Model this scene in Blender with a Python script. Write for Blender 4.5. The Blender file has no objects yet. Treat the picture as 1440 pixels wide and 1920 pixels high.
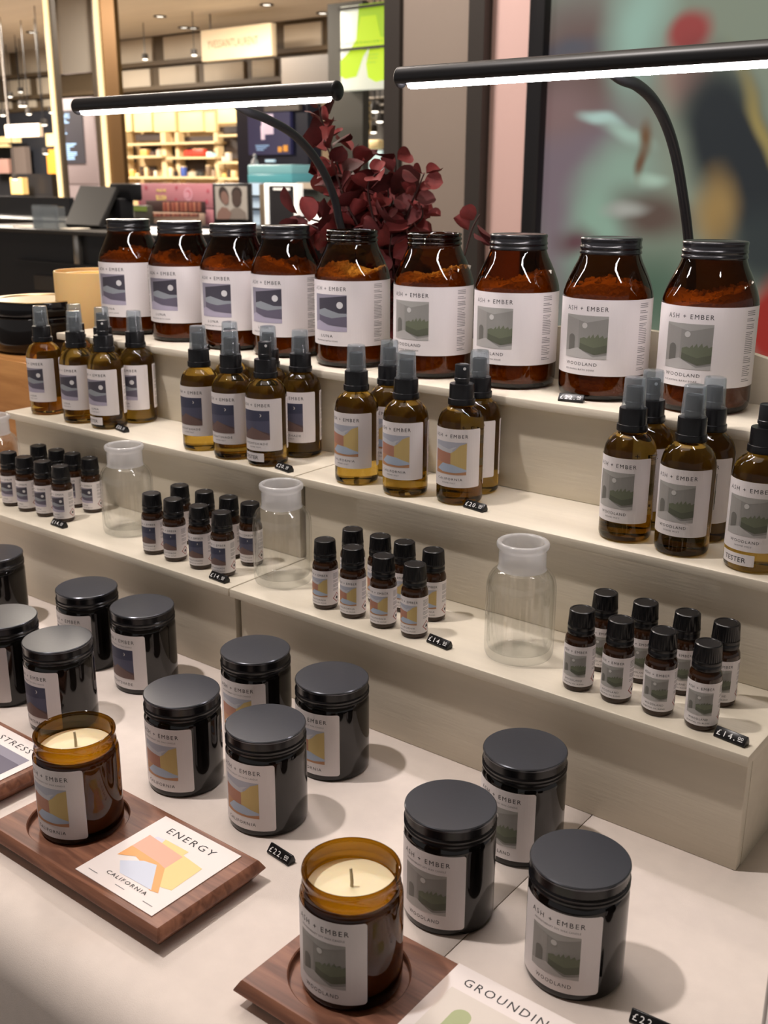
import bpy, bmesh, math, random
from mathutils import Vector, Matrix
random.seed(7)
R = math.radians
PI = math.pi
# ------------------------------------------------------------------ camera
W, H, FPX = 1440.0, 1920.0, 1989.5
CAM = Vector((0.0, 0.0, 0.4931))          # z = 0 is the table top, the shop floor is at z = -0.9
YAW, PITCH, ROLL = -0.6601, 0.3012, 0.0045
_F = Vector((math.sin(YAW) * math.cos(PITCH), math.cos(YAW) * math.cos(PITCH), -math.sin(PITCH)))
_R0 = Vector((math.cos(YAW), -math.sin(YAW), 0.0))
_U0 = _R0.cross(_F)
_R = math.cos(ROLL) * _R0 + math.sin(ROLL) * _U0
_U = -math.sin(ROLL) * _R0 + math.cos(ROLL) * _U0
scene = bpy.context.scene
col = scene.collection
cd = bpy.data.cameras.new('camera')
cam = bpy.data.objects.new('camera', cd)
col.objects.link(cam)
cam.matrix_world = Matrix(((_R.x, _U.x, -_F.x, CAM.x), (_R.y, _U.y, -_F.y, CAM.y), (_R.z, _U.z, -_F.z, CAM.z), (0, 0, 0, 1)))
cd.sensor_fit = 'VERTICAL'
cd.sensor_height = 36.0
cd.sensor_width = 27.0
cd.lens = 36.0 * FPX / H
cd.clip_start = 0.02
cd.clip_end = 100
cd.dof.use_dof = True
cd.dof.focus_distance = 0.86
cd.dof.aperture_fstop = 14.0
scene.camera = cam

def ray(u, v):
    return _F + _R * ((u - W / 2) / FPX) - _U * ((v - H / 2) / FPX)
def at_y(u, v, y):
    d = ray(u, v)
    return CAM + d * (y / d.y)
def at_z(u, v, z):
    d = ray(u, v)
    return CAM + d * ((z - CAM.z) / d.z)
def at_x(u, v, x):
    d = ray(u, v)
    return CAM + d * (x / d.x)

# ------------------------------------------------------------------ world, exposure, main lights
scene.view_settings.view_transform = 'Standard'
scene.view_settings.look = 'None'
scene.view_settings.exposure = -0.45
scene.view_settings.gamma = 1.0
scene.view_settings.use_curve_mapping = False
world = bpy.data.worlds.new('shop_ambient')
scene.world = world
world.use_nodes = True
bg = world.node_tree.nodes['Background']
bg.inputs['Color'].default_value = (1.0, 0.94, 0.91, 1)
bg.inputs['Strength'].default_value = 0.42

def light(name, kind, loc, energy, color, target=None, **kw):
    l = bpy.data.lights.new(name, kind)
    l.energy = energy
    l.color = color
    for k, v in kw.items():
        setattr(l, k, v)
    o = bpy.data.objects.new(name, l)
    col.objects.link(o)
    o.location = loc
    if target is not None:
        d = Vector(target) - Vector(loc)
        o.rotation_euler = d.to_track_quat('-Z', 'Y').to_euler()
    return o
KEY = Vector((-1.25, 0.05, 2.46))
light('ceiling_spot_light', 'SPOT', KEY, 200, (1.0, 0.915, 0.875), (-0.6, 0.75, 0.1), spot_size=R(80), spot_blend=0.6, shadow_soft_size=0.05)
# rows of ceiling downlights over the hall
for k, (x, y, e) in enumerate([(-9.5, 8.5, 900), (-14.5, 8.5, 900), (-5.0, 4.2, 260), (-11, 4.5, 500), (-0.9, 0.9, 22)]):
    light('hall_downlight', 'AREA', (x, y, 2.55), e, (1.0, 0.89, 0.76), (x, y, -1), shape='DISK', size=1.6)

light('added_wall_fill', 'AREA', (-2.6, 1.9, 2.5), 95, (1.0, 0.88, 0.80), (-2.3, 3.2, 0.9), shape='DISK', size=0.5)  # unseen lamp added to brighten the column and the pale wall

# ------------------------------------------------------------------ materials
def lin(c):
    c = c / 255.0
    return c / 12.92 if c <= 0.04045 else ((c + 0.055) / 1.055) ** 2.4
def S(r, g, b, k=1.0):
    return (lin(r) * k, lin(g) * k, lin(b) * k, 1.0)
MATS = {}
def mat(name, color=(0.5, 0.5, 0.5, 1), rough=0.5, metal=0.0, spec=0.5, coat=0.0, trans=0.0, ior=1.45,
        emit=None, emit_s=0.0, noise=0.0, nscale=40.0, bump=0.0, bscale=200.0, sss=0.0, sheen=0.0, stretch=None):
    if name in MATS:
        return MATS[name]
    m = bpy.data.materials.new(name)
    m.use_nodes = True
    nt = m.node_tree
    p = nt.nodes['Principled BSDF']
    p.inputs['Base Color'].default_value = color
    p.inputs['Roughness'].default_value = rough
    p.inputs['Metallic'].default_value = metal
    p.inputs['Specular IOR Level'].default_value = spec
    p.inputs['Coat Weight'].default_value = coat
    p.inputs['Transmission Weight'].default_value = trans
    p.inputs['IOR'].default_value = ior
    p.inputs['Sheen Weight'].default_value = sheen
    if sss:
        p.inputs['Subsurface Weight'].default_value = sss
        p.inputs['Subsurface Radius'].default_value = (0.01, 0.006, 0.003)
    if emit:
        p.inputs['Emission Color'].default_value = emit
        p.inputs['Emission Strength'].default_value = emit_s
    if noise or bump:
        tc = nt.nodes.new('ShaderNodeTexCoord')
        mp = nt.nodes.new('ShaderNodeMapping')
        nt.links.new(tc.outputs['Object'], mp.inputs['Vector'])
        if stretch:
            mp.inputs['Scale'].default_value = stretch
    if noise:
        n = nt.nodes.new('ShaderNodeTexNoise')
        n.inputs['Scale'].default_value = nscale
        n.inputs['Detail'].default_value = 5
        nt.links.new(mp.outputs[0], n.inputs['Vector'])
        r = nt.nodes.new('ShaderNodeValToRGB')
        r.color_ramp.elements[0].position = 0.3
        r.color_ramp.elements[1].position = 0.7
        r.color_ramp.elements[0].color = tuple(c * (1 - noise) for c in color[:3]) + (1,)
        r.color_ramp.elements[1].color = tuple(min(1, c * (1 + noise)) for c in color[:3]) + (1,)
        nt.links.new(n.outputs['Fac'], r.inputs['Fac'])
        nt.links.new(r.outputs['Color'], p.inputs['Base Color'])
    if bump:
        n2 = nt.nodes.new('ShaderNodeTexNoise')
        n2.inputs['Scale'].default_value = bscale
        n2.inputs['Detail'].default_value = 4
        nt.links.new(mp.outputs[0], n2.inputs['Vector'])
        b = nt.nodes.new('ShaderNodeBump')
        b.inputs['Strength'].default_value = bump
        b.inputs['Distance'].default_value = 0.002
        nt.links.new(n2.outputs['Fac'], b.inputs['Height'])
        nt.links.new(b.outputs['Normal'], p.inputs['Normal'])
    MATS[name] = m
    return m
def thin_glass(name, tint, ior=1.5, rough=0.02, milky=0.0, milk=(1, 1, 1, 1), edge=None):
    """A thin glass wall: tinted light passes straight through, the rest mirrors by Fresnel."""
    if name in MATS:
        return MATS[name]
    m = bpy.data.materials.new(name)
    m.use_nodes = True
    nt = m.node_tree
    nt.nodes.remove(nt.nodes['Principled BSDF'])
    out = nt.nodes['Material Output']
    t = nt.nodes.new('ShaderNodeBsdfTransparent')
    t.inputs['Color'].default_value = tint
    if edge:
        lw = nt.nodes.new('ShaderNodeLayerWeight')
        lw.inputs['Blend'].default_value = 0.35
        mx = nt.nodes.new('ShaderNodeMix')
        mx.data_type = 'RGBA'
        mx.inputs['A'].default_value = tint
        mx.inputs['B'].default_value = edge
        nt.links.new(lw.outputs['Facing'], mx.inputs['Factor'])
        nt.links.new(mx.outputs['Result'], t.inputs['Color'])
    last = t
    if milky:
        d = nt.nodes.new('ShaderNodeBsdfDiffuse')
        d.inputs['Color'].default_value = milk
        tl = nt.nodes.new('ShaderNodeBsdfTranslucent')
        tl.inputs['Color'].default_value = milk
        md = nt.nodes.new('ShaderNodeMixShader')
        md.inputs[0].default_value = 0.5
        nt.links.new(d.outputs[0], md.inputs[1])
        nt.links.new(tl.outputs[0], md.inputs[2])
        mm = nt.nodes.new('ShaderNodeMixShader')
        mm.inputs[0].default_value = milky
        nt.links.new(t.outputs[0], mm.inputs[1])
        nt.links.new(md.outputs[0], mm.inputs[2])
        last = mm
    g = nt.nodes.new('ShaderNodeBsdfGlossy')
    g.inputs['Roughness'].default_value = rough
    f = nt.nodes.new('ShaderNodeFresnel')
    geo = nt.nodes.new('ShaderNodeNewGeometry')
    sel = nt.nodes.new('ShaderNodeMix')          # thin wall: the same mirror share from both sides
    sel.inputs['A'].default_value = ior
    sel.inputs['B'].default_value = 1.0 / ior
    nt.links.new(geo.outputs['Backfacing'], sel.inputs['Factor'])
    nt.links.new(sel.outputs['Result'], f.inputs['IOR'])
    mix = nt.nodes.new('ShaderNodeMixShader')
    nt.links.new(f.outputs[0], mix.inputs[0])
    nt.links.new(last.outputs[0], mix.inputs[1])
    nt.links.new(g.outputs[0], mix.inputs[2])
    nt.links.new(mix.outputs[0], out.inputs['Surface'])
    MATS[name] = m
    return m
def wood(name, c1, c2, scale=1.0, rough=0.4, axis='X'):
    if name in MATS:
        return MATS[name]
    m = mat(name, c1, rough)
    nt = m.node_tree
    p = nt.nodes['Principled BSDF']
    tc = nt.nodes.new('ShaderNodeTexCoord')
    mp = nt.nodes.new('ShaderNodeMapping')
    mp.inputs['Scale'].default_value = (6 * scale, 60 * scale, 60 * scale) if axis == 'X' else (60 * scale, 6 * scale, 60 * scale)
    n = nt.nodes.new('ShaderNodeTexNoise')
    n.inputs['Scale'].default_value = 2.2
    n.inputs['Detail'].default_value = 8
    n.inputs['Distortion'].default_value = 0.9
    r = nt.nodes.new('ShaderNodeValToRGB')
    r.color_ramp.elements[0].position = 0.32
    r.color_ramp.elements[1].position = 0.7
    r.color_ramp.elements[0].color = c2
    r.color_ramp.elements[1].color = c1
    nt.links.new(tc.outputs['Object'], mp.inputs['Vector'])
    nt.links.new(mp.outputs[0], n.inputs['Vector'])
    nt.links.new(n.outputs['Fac'], r.inputs['Fac'])
    nt.links.new(r.outputs['Color'], p.inputs['Base Color'])
    b = nt.nodes.new('ShaderNodeBump')
    b.inputs['Strength'].default_value = 0.15
    b.inputs['Distance'].default_value = 0.001
    nt.links.new(n.outputs['Fac'], b.inputs['Height'])
    nt.links.new(b.outputs['Normal'], p.inputs['Normal'])
    return m

CLOTH = mat('table_cloth_fabric', S(226, 214, 205), 0.85, noise=0.03, nscale=60, bump=0.12, bscale=1500, sheen=0.1)
PAINT = mat('cream_painted_wood', S(212, 203, 185), 0.5, noise=0.03, nscale=14, bump=0.12, bscale=60, stretch=(0.6, 6, 6))
PAPER = mat('label_paper', S(232, 226, 226), 0.5)
INK = mat('label_ink', S(34, 34, 36), 0.6)
INKS = mat('label_fine_print', S(120, 118, 120), 0.6)
BLACKPL = mat('black_plastic', (0.006, 0.006, 0.007, 1), 0.28, spec=0.45)
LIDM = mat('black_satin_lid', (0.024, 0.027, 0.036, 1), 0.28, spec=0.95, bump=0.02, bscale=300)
LIDS = mat('darkened_lid_side', (0.007, 0.007, 0.009, 1), 0.25, spec=0.5)  # same metal as the lid top, its dark reflections put into the colour
LIDE = mat('lid_edge_highlight', (0.10, 0.105, 0.12, 1), 0.22, metal=0.7)  # brighter bevel band, painting in the reflected line along the rim
LIDG = mat('black_gloss_lid', (0.010, 0.010, 0.012, 1), 0.22, metal=0.0, spec=0.8)
JARBLK = mat('dark_amber_gloss_glass', (0.0055, 0.0042, 0.0038, 1), 0.06, spec=0.62)
AMBER = thin_glass('amber_jar_glass', (0.33, 0.135, 0.017, 1), 1.52, 0.02, edge=(0.10, 0.04, 0.01, 1))
AMBER2 = thin_glass('amber_candle_glass', (0.56, 0.38, 0.045, 1), 1.52, 0.02, edge=(0.24, 0.11, 0.012, 1))
AMBERL = mat('amber_bottle_filled', (0.47, 0.30, 0.05, 1), 0.0, trans=1.0, ior=1.36)
AMBERD = mat('amber_oil_glass', (0.030, 0.011, 0.004, 1), 0.05, spec=0.6)
CLEAR = thin_glass('clear_glass', (0.992, 0.994, 0.992, 1), 1.6, 0.0, edge=(0.92, 0.93, 0.92, 1))
FROST = thin_glass('frosted_glass', (0.9, 0.9, 0.9, 1), 1.5, 0.18, milky=0.40, milk=(0.92, 0.92, 0.93, 1))
OVERCAP = thin_glass('clear_plastic_cap', (0.86, 0.89, 0.91, 1), 1.49, 0.08, milky=0.09, milk=(0.8, 0.86, 0.9, 1))
ACT = mat('black_actuator', (0.012, 0.013, 0.016, 1), 0.35)
SALT = mat('bath_salt', S(255, 246, 230), 0.5, noise=0.15, nscale=220, bump=0.9, bscale=260)
WAX = mat('soy_wax', S(240, 226, 188), 0.5, sss=0.3, noise=0.02, nscale=30)
WICK = mat('cotton_wick', S(205, 190, 160), 0.9, bump=0.4, bscale=2000)
WALNUT = wood('walnut_wood', S(156, 106, 82), S(104, 66, 50), 1.0, 0.42)
OAK = wood('oak_crate_wood', S(196, 142, 84), S(160, 108, 58), 0.35, 0.5)
WHITEINK = mat('white_tag_ink', S(240, 240, 240), 0.5)
LAMPBLK = mat('lamp_black_metal', (0.012, 0.012, 0.014, 1), 0.38, spec=0.5)
LAMPLED = mat('lamp_led_strip', (1, 1, 1, 1), 0.4, emit=(1.0, 0.92, 0.93, 1), emit_s=74.0)
LEAF = mat('red_eucalyptus_leaf', S(112, 38, 36), 0.7, noise=0.3, nscale=60, bump=0.1, bscale=150)
LEAF2 = mat('dark_red_eucalyptus_leaf', S(88, 32, 32), 0.7, noise=0.3, nscale=60)
STEM = mat('brown_stem', S(60, 34, 30), 0.7)

# ------------------------------------------------------------------ mesh helpers
def link(o, parent=None):
    col.objects.link(o)
    if parent is not None:
        o.parent = parent
    return o
def obj(name, me, parent=None, loc=(0, 0, 0), rot=(0, 0, 0)):
    o = bpy.data.objects.new(name, me)
    o.location = loc
    o.rotation_euler = rot
    return link(o, parent)
def tag(o, label=None, cat=None, group=None, kind=None):
    if label: o['label'] = label
    if cat: o['category'] = cat
    if group: o['group'] = group
    if kind: o['kind'] = kind
    return o
def thing(name, label, cat, loc=(0, 0, 0), rz=0.0, group=None):
    o = bpy.data.objects.new(name, None)
    o.empty_display_size = 0.02
    o.location = loc
    o.rotation_euler = (0, 0, rz)
    col.objects.link(o)
    return tag(o, label, cat, group)
def finish(me, mats, smooth=None):
    for m in (mats if isinstance(mats, (list, tuple)) else [mats]):
        me.materials.append(m)
    if smooth is not None:
        me.shade_smooth()
        me.set_sharp_from_angle(angle=R(smooth))
    return me
def pyd(name, v, f, mats, smooth=None, mi=None):
    me = bpy.data.meshes.new(name)
    me.from_pydata(v, [], f)
    me.validate()
    if mi:
        for p, i in zip(me.polygons, mi):
            p.material_index = i
    return finish(me, mats, smooth)
def bmm(name, bm, mats, smooth=None):
    bmesh.ops.recalc_face_normals(bm, faces=bm.faces[:])
    me = bpy.data.meshes.new(name)
    bm.to_mesh(me)
    bm.free()
    return finish(me, mats, smooth)
def lathe(name, prof, mats, seg=40, smooth=35, rib=None, closed=False, mi=None):
    """prof: (r, z) in metres. rib = (first, last, count, depth) rows that carry ribs. mi: material per profile span."""
    v, f, mm = [], [], []
    rows = []
    n = len(prof)
    for i, (r, z) in enumerate(prof):
        if r < 1e-7:
            v.append((0, 0, z)); rows.append([len(v) - 1]); continue
        row = []
        for k in range(seg):
            a = 2 * PI * k / seg
            rr = r
            if rib and rib[0] <= i <= rib[1] and k % 2:
                rr = r - rib[3]
            v.append((rr * math.cos(a), rr * math.sin(a), z)); row.append(len(v) - 1)
        rows.append(row)
    spans = [(i, i + 1) for i in range(n - 1)] + ([(n - 1, 0)] if closed else [])
    for s, (i, j) in enumerate(spans):
        a, b = rows[i], rows[j]
        for k in range(seg):
            k2 = (k + 1) % seg
            if len(a) == 1 and len(b) == 1: continue
            if len(a) == 1: f.append((a[0], b[k2], b[k]))
            elif len(b) == 1: f.append((a[k], a[k2], b[0]))
            else: f.append((a[k], a[k2], b[k2], b[k]))
            mm.append(mi[s] if mi else 0)
    return pyd(name, v, f, mats, smooth, mm if mi else None)
def box_bm(bm, x0, x1, y0, y1, z0, z1):
    vs = [bm.verts.new(p) for p in ((x0, y0, z0), (x1, y0, z0), (x1, y1, z0), (x0, y1, z0), (x0, y0, z1), (x1, y0, z1), (x1, y1, z1), (x0, y1, z1))]
    for q in ((0, 3, 2, 1), (4, 5, 6, 7), (0, 1, 5, 4), (1, 2, 6, 5), (2, 3, 7, 6), (3, 0, 4, 7)):
        bm.faces.new([vs[i] for i in q])
    return vs
def box(name, x0, x1, y0, y1, z0, z1, m, bevel=0.0, seg=2):
    bm = bmesh.new()
    x0, x1 = min(x0, x1), max(x0, x1); y0, y1 = min(y0, y1), max(y0, y1); z0, z1 = min(z0, z1), max(z0, z1)
    box_bm(bm, x0, x1, y0, y1, z0, z1)
    if bevel:
        bmesh.ops.bevel(bm, geom=bm.edges[:], offset=bevel, segments=seg, affect='EDGES', profile=0.5)
    return bmm(name, bm, m, 40 if bevel else None)
def prism(name, pts, axis, a0, a1, m, bevel=0.0, smooth=None):
    """extrude a polygon along axis: pts in the two other axes (order x,y,z without that axis)"""
    bm = bmesh.new()
    def P(p, a):
        return {'x': (a, p[0], p[1]), 'y': (p[0], a, p[1]), 'z': (p[0], p[1], a)}[axis]
    A = [bm.verts.new(P(p, a0)) for p in pts]
    B = [bm.verts.new(P(p, a1)) for p in pts]
    n = len(pts)
    bm.faces.new(A); bm.faces.new(B[::-1])
    for i in range(n):
        bm.faces.new((A[i], B[i], B[(i + 1) % n], A[(i + 1) % n]))
    if bevel:
        bmesh.ops.bevel(bm, geom=bm.edges[:], offset=bevel, segments=2, affect='EDGES', profile=0.5)
    return bmm(name, bm, m, smooth if smooth else (40 if bevel else None))
def tube(name, pts, rad, m, seg=12, cap=True):
    pts = [Vector(p) for p in pts]
    rads = rad if isinstance(rad, (list, tuple)) else [rad] * len(pts)
    v, f = [], []
    up = Vector((0.31, 0.2, 0.93)).normalized()
    prev = None
    for i, p in enumerate(pts):
        t = (pts[min(i + 1, len(pts) - 1)] - pts[max(i - 1, 0)]).normalized()
        if prev is None:
            s = t.cross(up)
            if s.length < 0.05: s = t.cross(Vector((1, 0, 0)))
        else:
            s = prev - t * prev.dot(t)
        s.normalize(); prev = s
        b = t.cross(s)
        for k in range(seg):
            a = 2 * PI * k / seg
            q = p + (s * math.cos(a) + b * math.sin(a)) * rads[i]
            v.append(q[:])
    for i in range(len(pts) - 1):
        for k in range(seg):
            k2 = (k + 1) % seg
            f.append((i * seg + k, i * seg + k2, (i + 1) * seg + k2, (i + 1) * seg + k))
    if cap:
        f.append(tuple(range(seg - 1, -1, -1)))
        f.append(tuple((len(pts) - 1) * seg + k for k in range(seg)))
    return pyd(name, v, f, m, 50)
def smoothpath(pts, n=6):
    pts = [Vector(p) for p in pts]
    out = []
    for i in range(len(pts) - 1):
        p0, p1, p2, p3 = pts[max(i - 1, 0)], pts[i], pts[i + 1], pts[min(i + 2, len(pts) - 1)]
        for k in range(n):
            t = k / n
            out.append(0.5 * ((2 * p1) + (p2 - p0) * t + (2 * p0 - 5 * p1 + 4 * p2 - p3) * t * t + (3 * p1 - p0 - 3 * p2 + p3) * t ** 3))
    out.append(pts[-1])
    return out

# ------------------------------------------------------------------ lettering and prints (flat polygons, later wrapped on the glass)
_T = {}
def text2d(s, size, spacing=1.0, width=None, bold=0.0):
    """returns (verts2d, faces), centred on x, baseline 0, cap height about size"""
    key = (s, size, spacing, width, bold)
    if key in _T: return _T[key]
    cu = bpy.data.curves.new('lettering', 'FONT')
    cu.body = s
    cu.size = size / 0.73
    cu.space_character = spacing
    cu.align_x = 'CENTER'
    cu.resolution_u = 2
    cu.fill_mode = 'FRONT'
    cu.offset = bold
    o = bpy.data.objects.new('lettering', cu)
    col.objects.link(o)
    bpy.context.view_layer.update()
    dg = bpy.context.evaluated_depsgraph_get()
    me = o.evaluated_get(dg).to_mesh()
    v = [(p.co.x, p.co.y) for p in me.vertices]
    f = [tuple(p.vertices) for p in me.polygons]
    o.evaluated_get(dg).to_mesh_clear()
    bpy.data.objects.remove(o)
    bpy.data.curves.remove(cu)
    if v:
        x0 = min(p[0] for p in v); x1 = max(p[0] for p in v)
        k = (width / (x1 - x0)) if width else 1.0
        c = (x0 + x1) / 2
        v = [((p[0] - c) * k, p[1]) for p in v]
    _T[key] = (v, f)
    return _T[key]
class Print:
    """a stack of flat coloured shapes in millimetres"""
    def __init__(self): self.items = []
    def poly(self, m, pts, layer): self.items.append((m, [tuple(p) for p in pts], [tuple(range(len(pts)))], layer))
    def rect(self, m, x0, y0, x1, y1, layer, rad=0.0):
        if rad:
            pts = []
            for cx, cy, a0 in ((x1 - rad, y0 + rad, -90), (x1 - rad, y1 - rad, 0), (x0 + rad, y1 - rad, 90), (x0 + rad, y0 + rad, 180)):
                for k in range(5):
                    a = R(a0 + 22.5 * k); pts.append((cx + rad * math.cos(a), cy + rad * math.sin(a)))
            self.poly(m, pts, layer)
        else:
            self.poly(m, [(x0, y0), (x1, y0), (x1, y1), (x0, y1)], layer)
    def disc(self, m, cx, cy, r, layer, n=18):
        self.poly(m, [(cx + r * math.cos(2 * PI * k / n), cy + r * math.sin(2 * PI * k / n)) for k in range(n)], layer)
    def text(self, m, s, cx, y, size, layer, spacing=1.15, width=None, bold=0.0):
        v, f = text2d(s, size, spacing, width, bold)
        self.items.append((m, [(p[0] + cx, p[1] + y) for p in v], f, layer))
    def mesh(self, name, fn, step=None, base=0.15, lay=0.06):
        """fn maps (x mm, y mm, off mm) to metres; step = strip width for bending"""
        V, Fc, MI, mats = [], [], [], []
        for m, pts, faces, layer in self.items:
            if m not in mats: mats.append(m)
            bm = bmesh.new()
            vs = [bm.verts.new((p[0], p[1], 0)) for p in pts]
            for fc in faces:
                try: bm.faces.new([vs[i] for i in fc])
                except ValueError: pass
            xs = [p[0] for p in pts]
            if step and max(xs) - min(xs) > step:
                x = math.floor(min(xs) / step) * step + step
                while x < max(xs):
                    bmesh.ops.bisect_plane(bm, geom=bm.verts[:] + bm.edges[:] + bm.faces[:], plane_co=(x, 0, 0), plane_no=(1, 0, 0))
                    x += step
            for fc in bm.faces:
                if fc.normal.z < 0: fc.normal_flip()
            o = len(V)
            bm.verts.index_update()
            for q in bm.verts: V.append(fn(q.co.x, q.co.y, base + lay * layer))
            for fc in bm.faces:
                Fc.append(tuple(o + q.index for q in fc.verts)); MI.append(mats.index(m))
            bm.free()
        me = bpy.data.meshes.new(name)
        me.from_pydata(V, [], Fc)
        for p, i in zip(me.polygons, MI): p.material_index = i
        for m in mats: me.materials.append(m)
        me.update()
        return me
def wrap(r):            # r in mm; label looks towards -Y
    def fn(x, y, off):
        a = x / r
        q = (r + off) / 1000
        return (q * math.sin(a), -q * math.cos(a), y / 1000)
    return fn
def flat(x, y, off): return (x / 1000, y / 1000, off / 1000)

def ink(name, r, g, b):
    m = (r + g + b) / 3
    if 'card' not in name: r, g, b = [(m + (c - m) * .72) * .96 for c in (r, g, b)]
    return mat('print_' + name, S(r, g, b), 0.55)
I = dict(
    wl_bg=ink('wall_grey', 150, 148, 142), wl_ceil=ink('ceiling_grey', 172, 170, 164), wl_side=ink('side_grey', 162, 158, 152), wl_arch=ink('arch_grey', 116, 114, 106),
    wl_hill=ink('hill_green', 112, 120, 92), wl_hill2=ink('hill_dark', 96, 102, 80), wl_floor=ink('floor_grey', 186, 182, 178), wl_moon=ink('moon_pale', 205, 203, 198),
    ca_sky=ink('sky_lavender', 182, 186, 204), ca_cloud=ink('cloud', 206, 208, 216), ca_terra=ink('terracotta', 205, 130, 100), ca_yel=ink('ochre', 226, 190, 104), ca_or=ink('orange', 220, 146, 92), ca_pool=ink('pool', 176, 196, 224), ca_sal=ink('salmon_card', 242, 182, 158), cc_sky=ink('card_sky', 222, 220, 232), cc_yel=ink('card_yellow', 240, 216, 150), cc_or=ink('card_orange', 242, 176, 112), cc_pool=ink('card_pool', 212, 218, 234),
    ns_sky=ink('night_blue', 84, 86, 118), ns_sky2=ink('night_blue_deep', 64, 68, 100), ns_hill=ink('dune_brown', 126, 92, 84), ns_hill2=ink('dune_dark', 96, 74, 78), ns_moon=ink('crescent', 226, 222, 214),
    lu_bg=ink('luna_lavender', 150, 144, 164), lu_win=ink('luna_window', 72, 68, 84), lu_w1=ink('luna_wave_pale', 150, 158, 168), lu_w2=ink('luna_wave_mid', 106, 98, 122), lu_floor=ink('luna_floor', 182, 172, 200), lu_moon=ink('luna_moon', 226, 224, 226))
def clipy(pts): return [(min(max(x, 0), 1), min(max(y, 0), 1)) for x, y in pts]
def art(p, scent, x0, y0, w, h, L=1):
    def T(pts): return [(x0 + x * w, y0 + y * h) for x, y in clipy(pts)]
    if scent == 'woodland':
        p.poly(I['wl_bg'], T([(0, 0), (1, 0), (1, 1), (0, 1)]), L)
        p.poly(I['wl_ceil'], T([(0, 1), (1, 1), (1, .95), (.55, .84), (0, .97)]), L + 1)
        p.poly(I['wl_side'], T([(0, .97), (.36, .88), (.36, .24), (0, .1)]), L + 1)
        p.poly(I['wl_floor'], T([(0, 0), (1, 0), (1, .1), (.72, .04), (.36, .24), (0, .14)]), L + 2)
        pts = [(.1, .16), (.27, .22), (.27, .46)] + [(.185 + .085 * math.cos(R(a)), .46 + .09 * math.sin(R(a))) for a in (30, 60, 90, 120, 150)] + [(.1, .46)]
        p.poly(I['wl_arch'], T(pts), L + 3)
        p.poly(I['wl_hill2'], T([(.40, .22), (.74, .1), (1, .16), (1, .34), (.72, .26), (.40, .36)]), L + 3)
        top = [(.40, .46), (.5, .5), (.56, .47), (.62, .55), (.64, .48), (.70, .58), (.73, .49), (.80, .59), (.83, .5), (.9, .56), (.93, .49), (1, .53)]
        p.poly(I['wl_hill'], T([(.40, .36), (.72, .26), (1, .34)] + top[::-1]), L + 3)
        p.disc(I['wl_moon'], x0 + .5 * w, y0 + .77 * h, .06 * w, L + 3)
    elif scent == 'california':
        p.poly(I['ca_sky'], T([(0, .6), (1, .6), (1, 1), (0, 1)]), L)
        p.poly(I['ca_cloud'], T([(0, .84), (.1, .87), (.25, .84), (.5, .78), (.62, .84), (.72, .86), (.6, .76), (.6, .6), (0, .6)]), L + 1)
        p.poly(I['ca_or'], T([(0, 0), (1, 0), (1, .14), (.6, .6), (0, .62)]), L + 1)
        p.poly(I['ca_terra'], T([(0, .38), (.55, .33), (.55, .66), (0, .74)]), L + 2)
        p.poly(I['ca_yel'], T([(.55, .33), (1, .12), (1, .98), (.8, .9), (.66, .74), (.55, .66)]), L + 2)
        p.poly(I['ca_pool'], T([(.08, .13), (.3, .34), (.62, .31), (1, .16), (1, .1), (.7, .06), (.3, .07)]), L + 3)
    elif scent == 'nightshade':
        p.poly(I['ns_sky'], T([(0, 0), (1, 0), (1, 1), (0, 1)]), L)
        p.poly(I['ns_sky2'], T([(0, .6), (1, .66), (1, 1), (0, 1)]), L + 1)
        p.poly(I['ns_hill2'], T([(0, 0), (1, 0), (1, .22), (.55, .36), (.2, .3), (0, .4)]), L + 1)
        p.poly(I['ns_hill'], T([(0, 0), (1, 0), (1, .14), (.62, .34), (.4, .42), (.18, .24), (0, .12)]), L + 2)
        a = [(.70 + .05 * math.cos(R(t)), .84 + .05 * math.sin(R(t))) for t in range(-90, 91, 20)]
        b = [(.685 + .035 * math.cos(R(t)), .84 + .045 * math.sin(R(t))) for t in range(90, -91, -30)]
        p.poly(I['ns_moon'], T(a + b), L + 3)
    else:
        p.poly(I['lu_bg'], T([(0, 0), (1, 0), (1, 1), (0, 1)]), L)
        p.poly(I['lu_win'], T([(.16, .5), (1, .5), (1, .98), (.16, .88)]), L + 1)
        p.poly(I['lu_floor'], T([(0, 0), (1, 0), (1, .12), (.5, .16), (.16, .28), (0, .22)]), L + 1)
        p.poly(I['lu_w2'], T([(.16, .28), (.5, .18), (1, .13), (1, .44), (.16, .5)]), L + 2)
        p.poly(I['lu_w1'], T([(.16, .44), (.35, .4), (.6, .36), (.85, .4), (1, .42), (1, .5), (.8, .5), (.6, .56), (.38, .62), (.16, .56)]), L + 3)
        p.disc(I['lu_moon'], x0 + .82 * w, y0 + .72 * h, .085 * w, L + 4)
def fine_lines(p, x0, x1, y0, y1, n, seed, layer=1, th=0.35):
    rr = random.Random(seed)
    for k in range(n):
        y = y0 + (y1 - y0) * k / max(1, n - 1)
        if rr.random() < 0.16: continue
        p.rect(INKS, x0, y, x1 - rr.random() * (x1 - x0) * (0.5 if rr.random() < .25 else .08), y + th, layer)
_ME = {}
def cached(key, fn):
    if key not in _ME: _ME[key] = fn()
    return _ME[key]
NAMES = dict(woodland='WOODLAND', california='CALIFORNIA', nightshade='NIGHTSHADE', luna='LUNA')
NW = dict(woodland=1.0, california=1.12, nightshade=1.2, luna=.5)
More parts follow.
